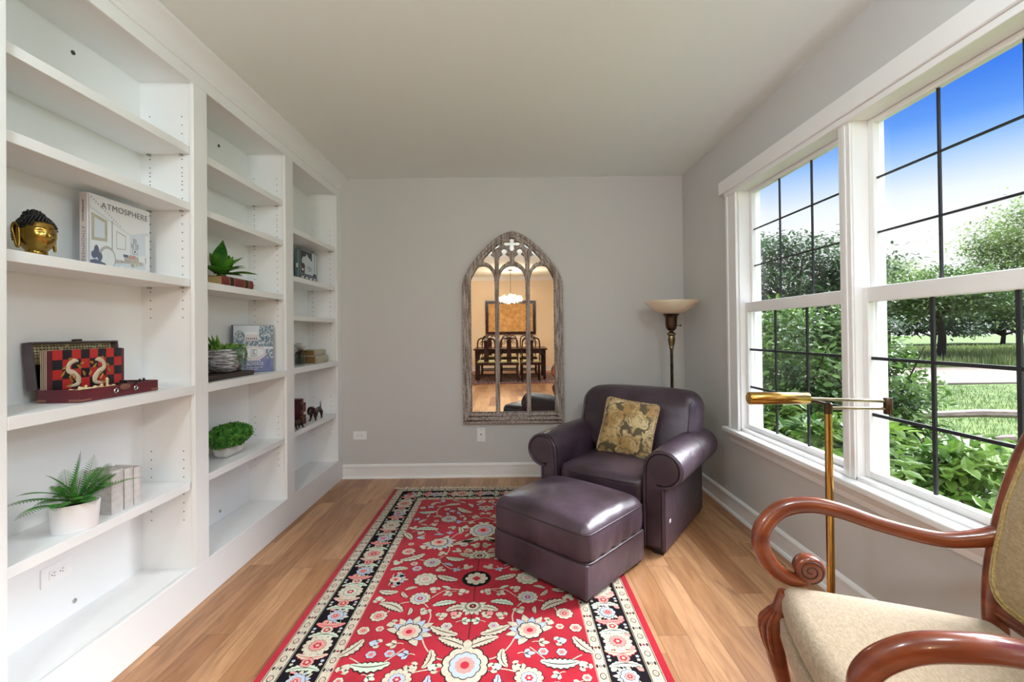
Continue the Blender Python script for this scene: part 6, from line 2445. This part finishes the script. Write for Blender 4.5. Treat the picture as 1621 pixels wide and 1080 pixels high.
M['meadowblade'] = leaf_mat('meadow_blade', (96, 116, 66), (144, 156, 100), 0.5, 0.3)
M['grassblade'] = leaf_mat('grass_blade', (66, 90, 42), (108, 126, 72), 0.9, 0.3)
blade_field('lawn_grass', 3.6, 16, 4.5, 13.2, 16000, 0.04, 0.10, M['grassblade'], 'green lawn grass between the split rail fence and the road', 31)
blade_field('meadow_grass', 8, 60, 19.0, 34, 26000, 0.25, 0.55, M['meadowblade'], 'tall pale meadow grass on the far side of the road', 32)


def fence():
    o = thing('split_rail_fence', 'weathered split rail fence with two rails beyond the low bushes', 'fence', (5.2, 4.9, GZ))
    for zz, x0, x1 in ((0.80, -1.95, 3.4), (0.53, -2.35, 3.4)):
        m_ = MB()
        pts = [(x0 + (x1 - x0) * k / 12, 0.03 * sin(k * 1.3), zz + 0.012 * sin(k * 2.1)) for k in range(13)]
        m_.tube(pts, [0.042 + 0.006 * sin(k * 1.7) for k in range(13)], 7)
        m_.build('rail', M['rail'], o)
    for xx in (-2.3, 0.95, 3.4):
        m_ = MB()
        m_.rbox(0.11, 0.13, 1.05, 0.02, 2, 1)
        m_.build('post', M['rail'], o, loc=(xx, 0.05, 0.50))


fence()


def branches(m, base, top, r, n, seed, spread):
    r_ = random.Random(seed)
    b, t = Vector(base), Vector(top)
    for k in range(n):
        f0 = r_.uniform(0.05, 0.5)
        a = r_.uniform(0, 2 * pi)
        s = b.lerp(t, f0)
        e = b.lerp(t, min(1, f0 + r_.uniform(0.3, 0.6))) + Vector((cos(a), sin(a), 0)) * spread * r_.uniform(0.5, 1)
        mid = s.lerp(e, 0.5) + Vector((r_.uniform(-.1, .1), r_.uniform(-.1, .1), 0.06)) * spread
        m.tube([s, mid, e], [r * 0.5, r * 0.35, r * 0.12], 5)


def shrub(name, label, cat, x, y, rx, ry, h, n, leafL, mt, seed, group=None, stems=9, low=0.1, shell=0.55):
    o = thing(name, label, cat, (x, y, GZ), 0, group)
    r_ = random.Random(seed)
    s = MB()
    for k in range(stems):
        a = 2 * pi * k / stems + r_.uniform(-.3, .3)
        e = Vector((max(cos(a) * rx * 0.8, XR + WT + 0.1 - x), sin(a) * ry * 0.8, h * r_.uniform(0.6, 0.95)))
        s.tube(cat_path([(cos(a) * 0.06, sin(a) * 0.06, -0.02), tuple(e * 0.45 + Vector((r_.uniform(-.1, .1), r_.uniform(-.1, .1), 0.05))), tuple(e)], 4), lerp_list([0.022, 0.014, 0.005], 9), 5)
    s.build('stems', M['bark'], o)
    f = MB()
    # clumps of leaves over an uneven crown
    cl = []
    for k in range(max(24, n // 60)):
        a, v = r_.uniform(0, 2 * pi), r_.uniform(-0.75, 1)
        q = sqrt(1 - v * v) if v > 0 else sqrt(1 - v * v * 0.6)
        k_ = r_.uniform(shell, 1.0)
        cl.append((Vector((rx * q * cos(a) * k_, ry * q * sin(a) * k_, h * 0.56 + h * 0.44 * v * (0.6 + 0.4 * k_))), Vector((q * cos(a), q * sin(a), v)).normalized()))
    for k in range(n):
        c, nrm = cl[r_.randrange(len(cl))]
        rad = min(rx, h) * 0.26
        p = c + Vector((r_.gauss(0, 0.5), r_.gauss(0, 0.5), r_.gauss(0, 0.42))) * rad
        if p.z < low or x + p.x < XR + WT + 0.09:
            continue
        d = (nrm * 0.5 + Vector((r_.uniform(-1, 1), r_.uniform(-1, 1), r_.uniform(-0.8, 0.5)))).normalized()
        L = leafL * r_.uniform(0.7, 1.25)
        f.leaf(p, d, (nrm + Vector((0, 0, 0.8))).normalized(), L, L * 0.48, bend=0.18)
    f.build('foliage', mt, o, smooth=False)
    return o


shrub('garden_shrub', 'tall dense dark green shrub filling the lower left window', 'shrub', 2.95, 4.75, 0.95, 0.75, 1.90, 9500, 0.072, M['shrubleaf'], 41, 'large garden shrubs', low=0.30)
shrub('garden_shrub', 'looser spreading green shrub with bare stems behind the window mullion', 'shrub', 3.52, 4.55, 0.62, 0.55, 1.66, 4600, 0.072, M['shrubleaf'], 42, 'large garden shrubs', low=0.45)
bk_ = [(2.55, 1.55, 0.62, 'leafy low bush under the window nearest the tan armchair'), (2.50, 2.55, 0.60, 'leafy low bush below the sill at the right window, between its neighbours'), (2.45, 3.40, 0.55, 'leafy low bush outside the window mullion'),
       (3.35, 2.15, 0.66, 'leafy low bush in the second row before the fence, near side'), (3.30, 3.05, 0.64, 'leafy low bush in the second row before the fence, far side'), (2.35, 4.05, 0.50, 'leafy low bush at the foot of the tall shrub')]
for i, (x, y, r, lab) in enumerate(bk_):
    shrub('low_bush', lab, 'bush', x, y, r, r * 0.85, 0.92 + 0.05 * (i % 3), 1700, 0.105, M['bedleaf'], 50 + i, 'low leafy bushes outside the window', stems=6, low=0.25)


def tree(label, x, y, zc, rx, rz, n, L, mt, seed, trunk=0.13, group='trees beyond the garden', ry=None):
    o = thing('garden_tree', label, 'tree', (x, y, GZ), 0, group)
    r_ = random.Random(seed)
    ry = ry or rx
    t = MB()
    top = zc - GZ + rz * 0.4
    t.tube(cat_path([(0, 0, -0.1), (0.04 * rx, 0.02, top * 0.35), (-0.03 * rx, 0, top * 0.7), (0, 0, top)], 5), lerp_list([trunk, trunk * 0.8, trunk * 0.5, trunk * 0.2], 16), 8)
    branches(t, (0, 0, max(0.4, zc - GZ - rz * 0.9)), (0, 0, top), trunk, 14, seed, rx * 0.75)
    t.build('trunk', M['bark'], o)
    n, L = int(n * 2.4), L * 0.58
    f = MB()
    cl = []
    nc = max(40, n // 150)
    for k in range(nc):
        a, v = r_.uniform(0, 2 * pi), r_.uniform(-0.8, 1)
        q = sqrt(1 - v * v)
        s = r_.uniform(0.45, 1.0)
        # layered, spreading boughs
        cl.append(Vector((rx * q * cos(a) * s, ry * q * sin(a) * s, (zc - GZ) + rz * (round(v * 4.5) / 4.5) * s)))
    for k in range(n):
        c = cl[r_.randrange(nc)]
        p = c + Vector((r_.gauss(0, 0.20 * rx), r_.gauss(0, 0.20 * ry), r_.gauss(0, 0.085 * rz)))
        d = Vector((r_.uniform(-1, 1), r_.uniform(-1, 1), r_.uniform(-0.7, 0.3))).normalized()
        f.leaf(p, d, Vector((0, 0, 1)), L * r_.uniform(0.7, 1.3), L * 0.5)
    f.build('foliage', mt, o, smooth=False)


tree('dark spreading tree seen through the upper left window', 9.0, 14.3, 2.75, 2.2, 1.75, 6000, 0.24, M['treedark'], 61)
tree('dark low tree behind the spreading tree, at the mullion', 13.2, 19.6, 1.9, 2.4, 1.5, 4500, 0.28, M['treedark'], 62)
tree('shade tree with a dark bare trunk beyond the road', 21.6, 22.8, 2.9, 3.7, 1.45, 7000, 0.34, M['treemid'], 63, 0.20)
tree('tall pale green tree at the right edge of the view', 31.2, 26.5, 4.9, 3.6, 4.3, 9000, 0.38, M['treelight'], 64, 0.2)
tree('small pale tree behind the shade tree', 27.5, 33.0, 4.0, 2.3, 2.4, 3500, 0.36, M['treelight'], 65)
tree('broad green tree right of the shade tree', 30.5, 25.0, 2.9, 3.6, 1.6, 6000, 0.36, M['treemid'], 66)
for i, (x, y, lab) in enumerate(((27.0, 46.0, 'dark tree in the distant tree row, first from the mullion'), (34.5, 47.0, 'dark tree in the distant tree row, behind the bare trunk'), (42.0, 45.0, 'dark tree in the distant tree row, right of the bare trunk'),
                                 (50.0, 46.0, 'dark tree at the right end of the distant tree row'), (19.0, 45.0, 'dark tree in the distant tree row, hidden behind the mullion'))):
    tree(lab, x, y, 2.2, 3.9, 2.3, 2600, 0.75, M['treedark'], 70 + i, 0.2)
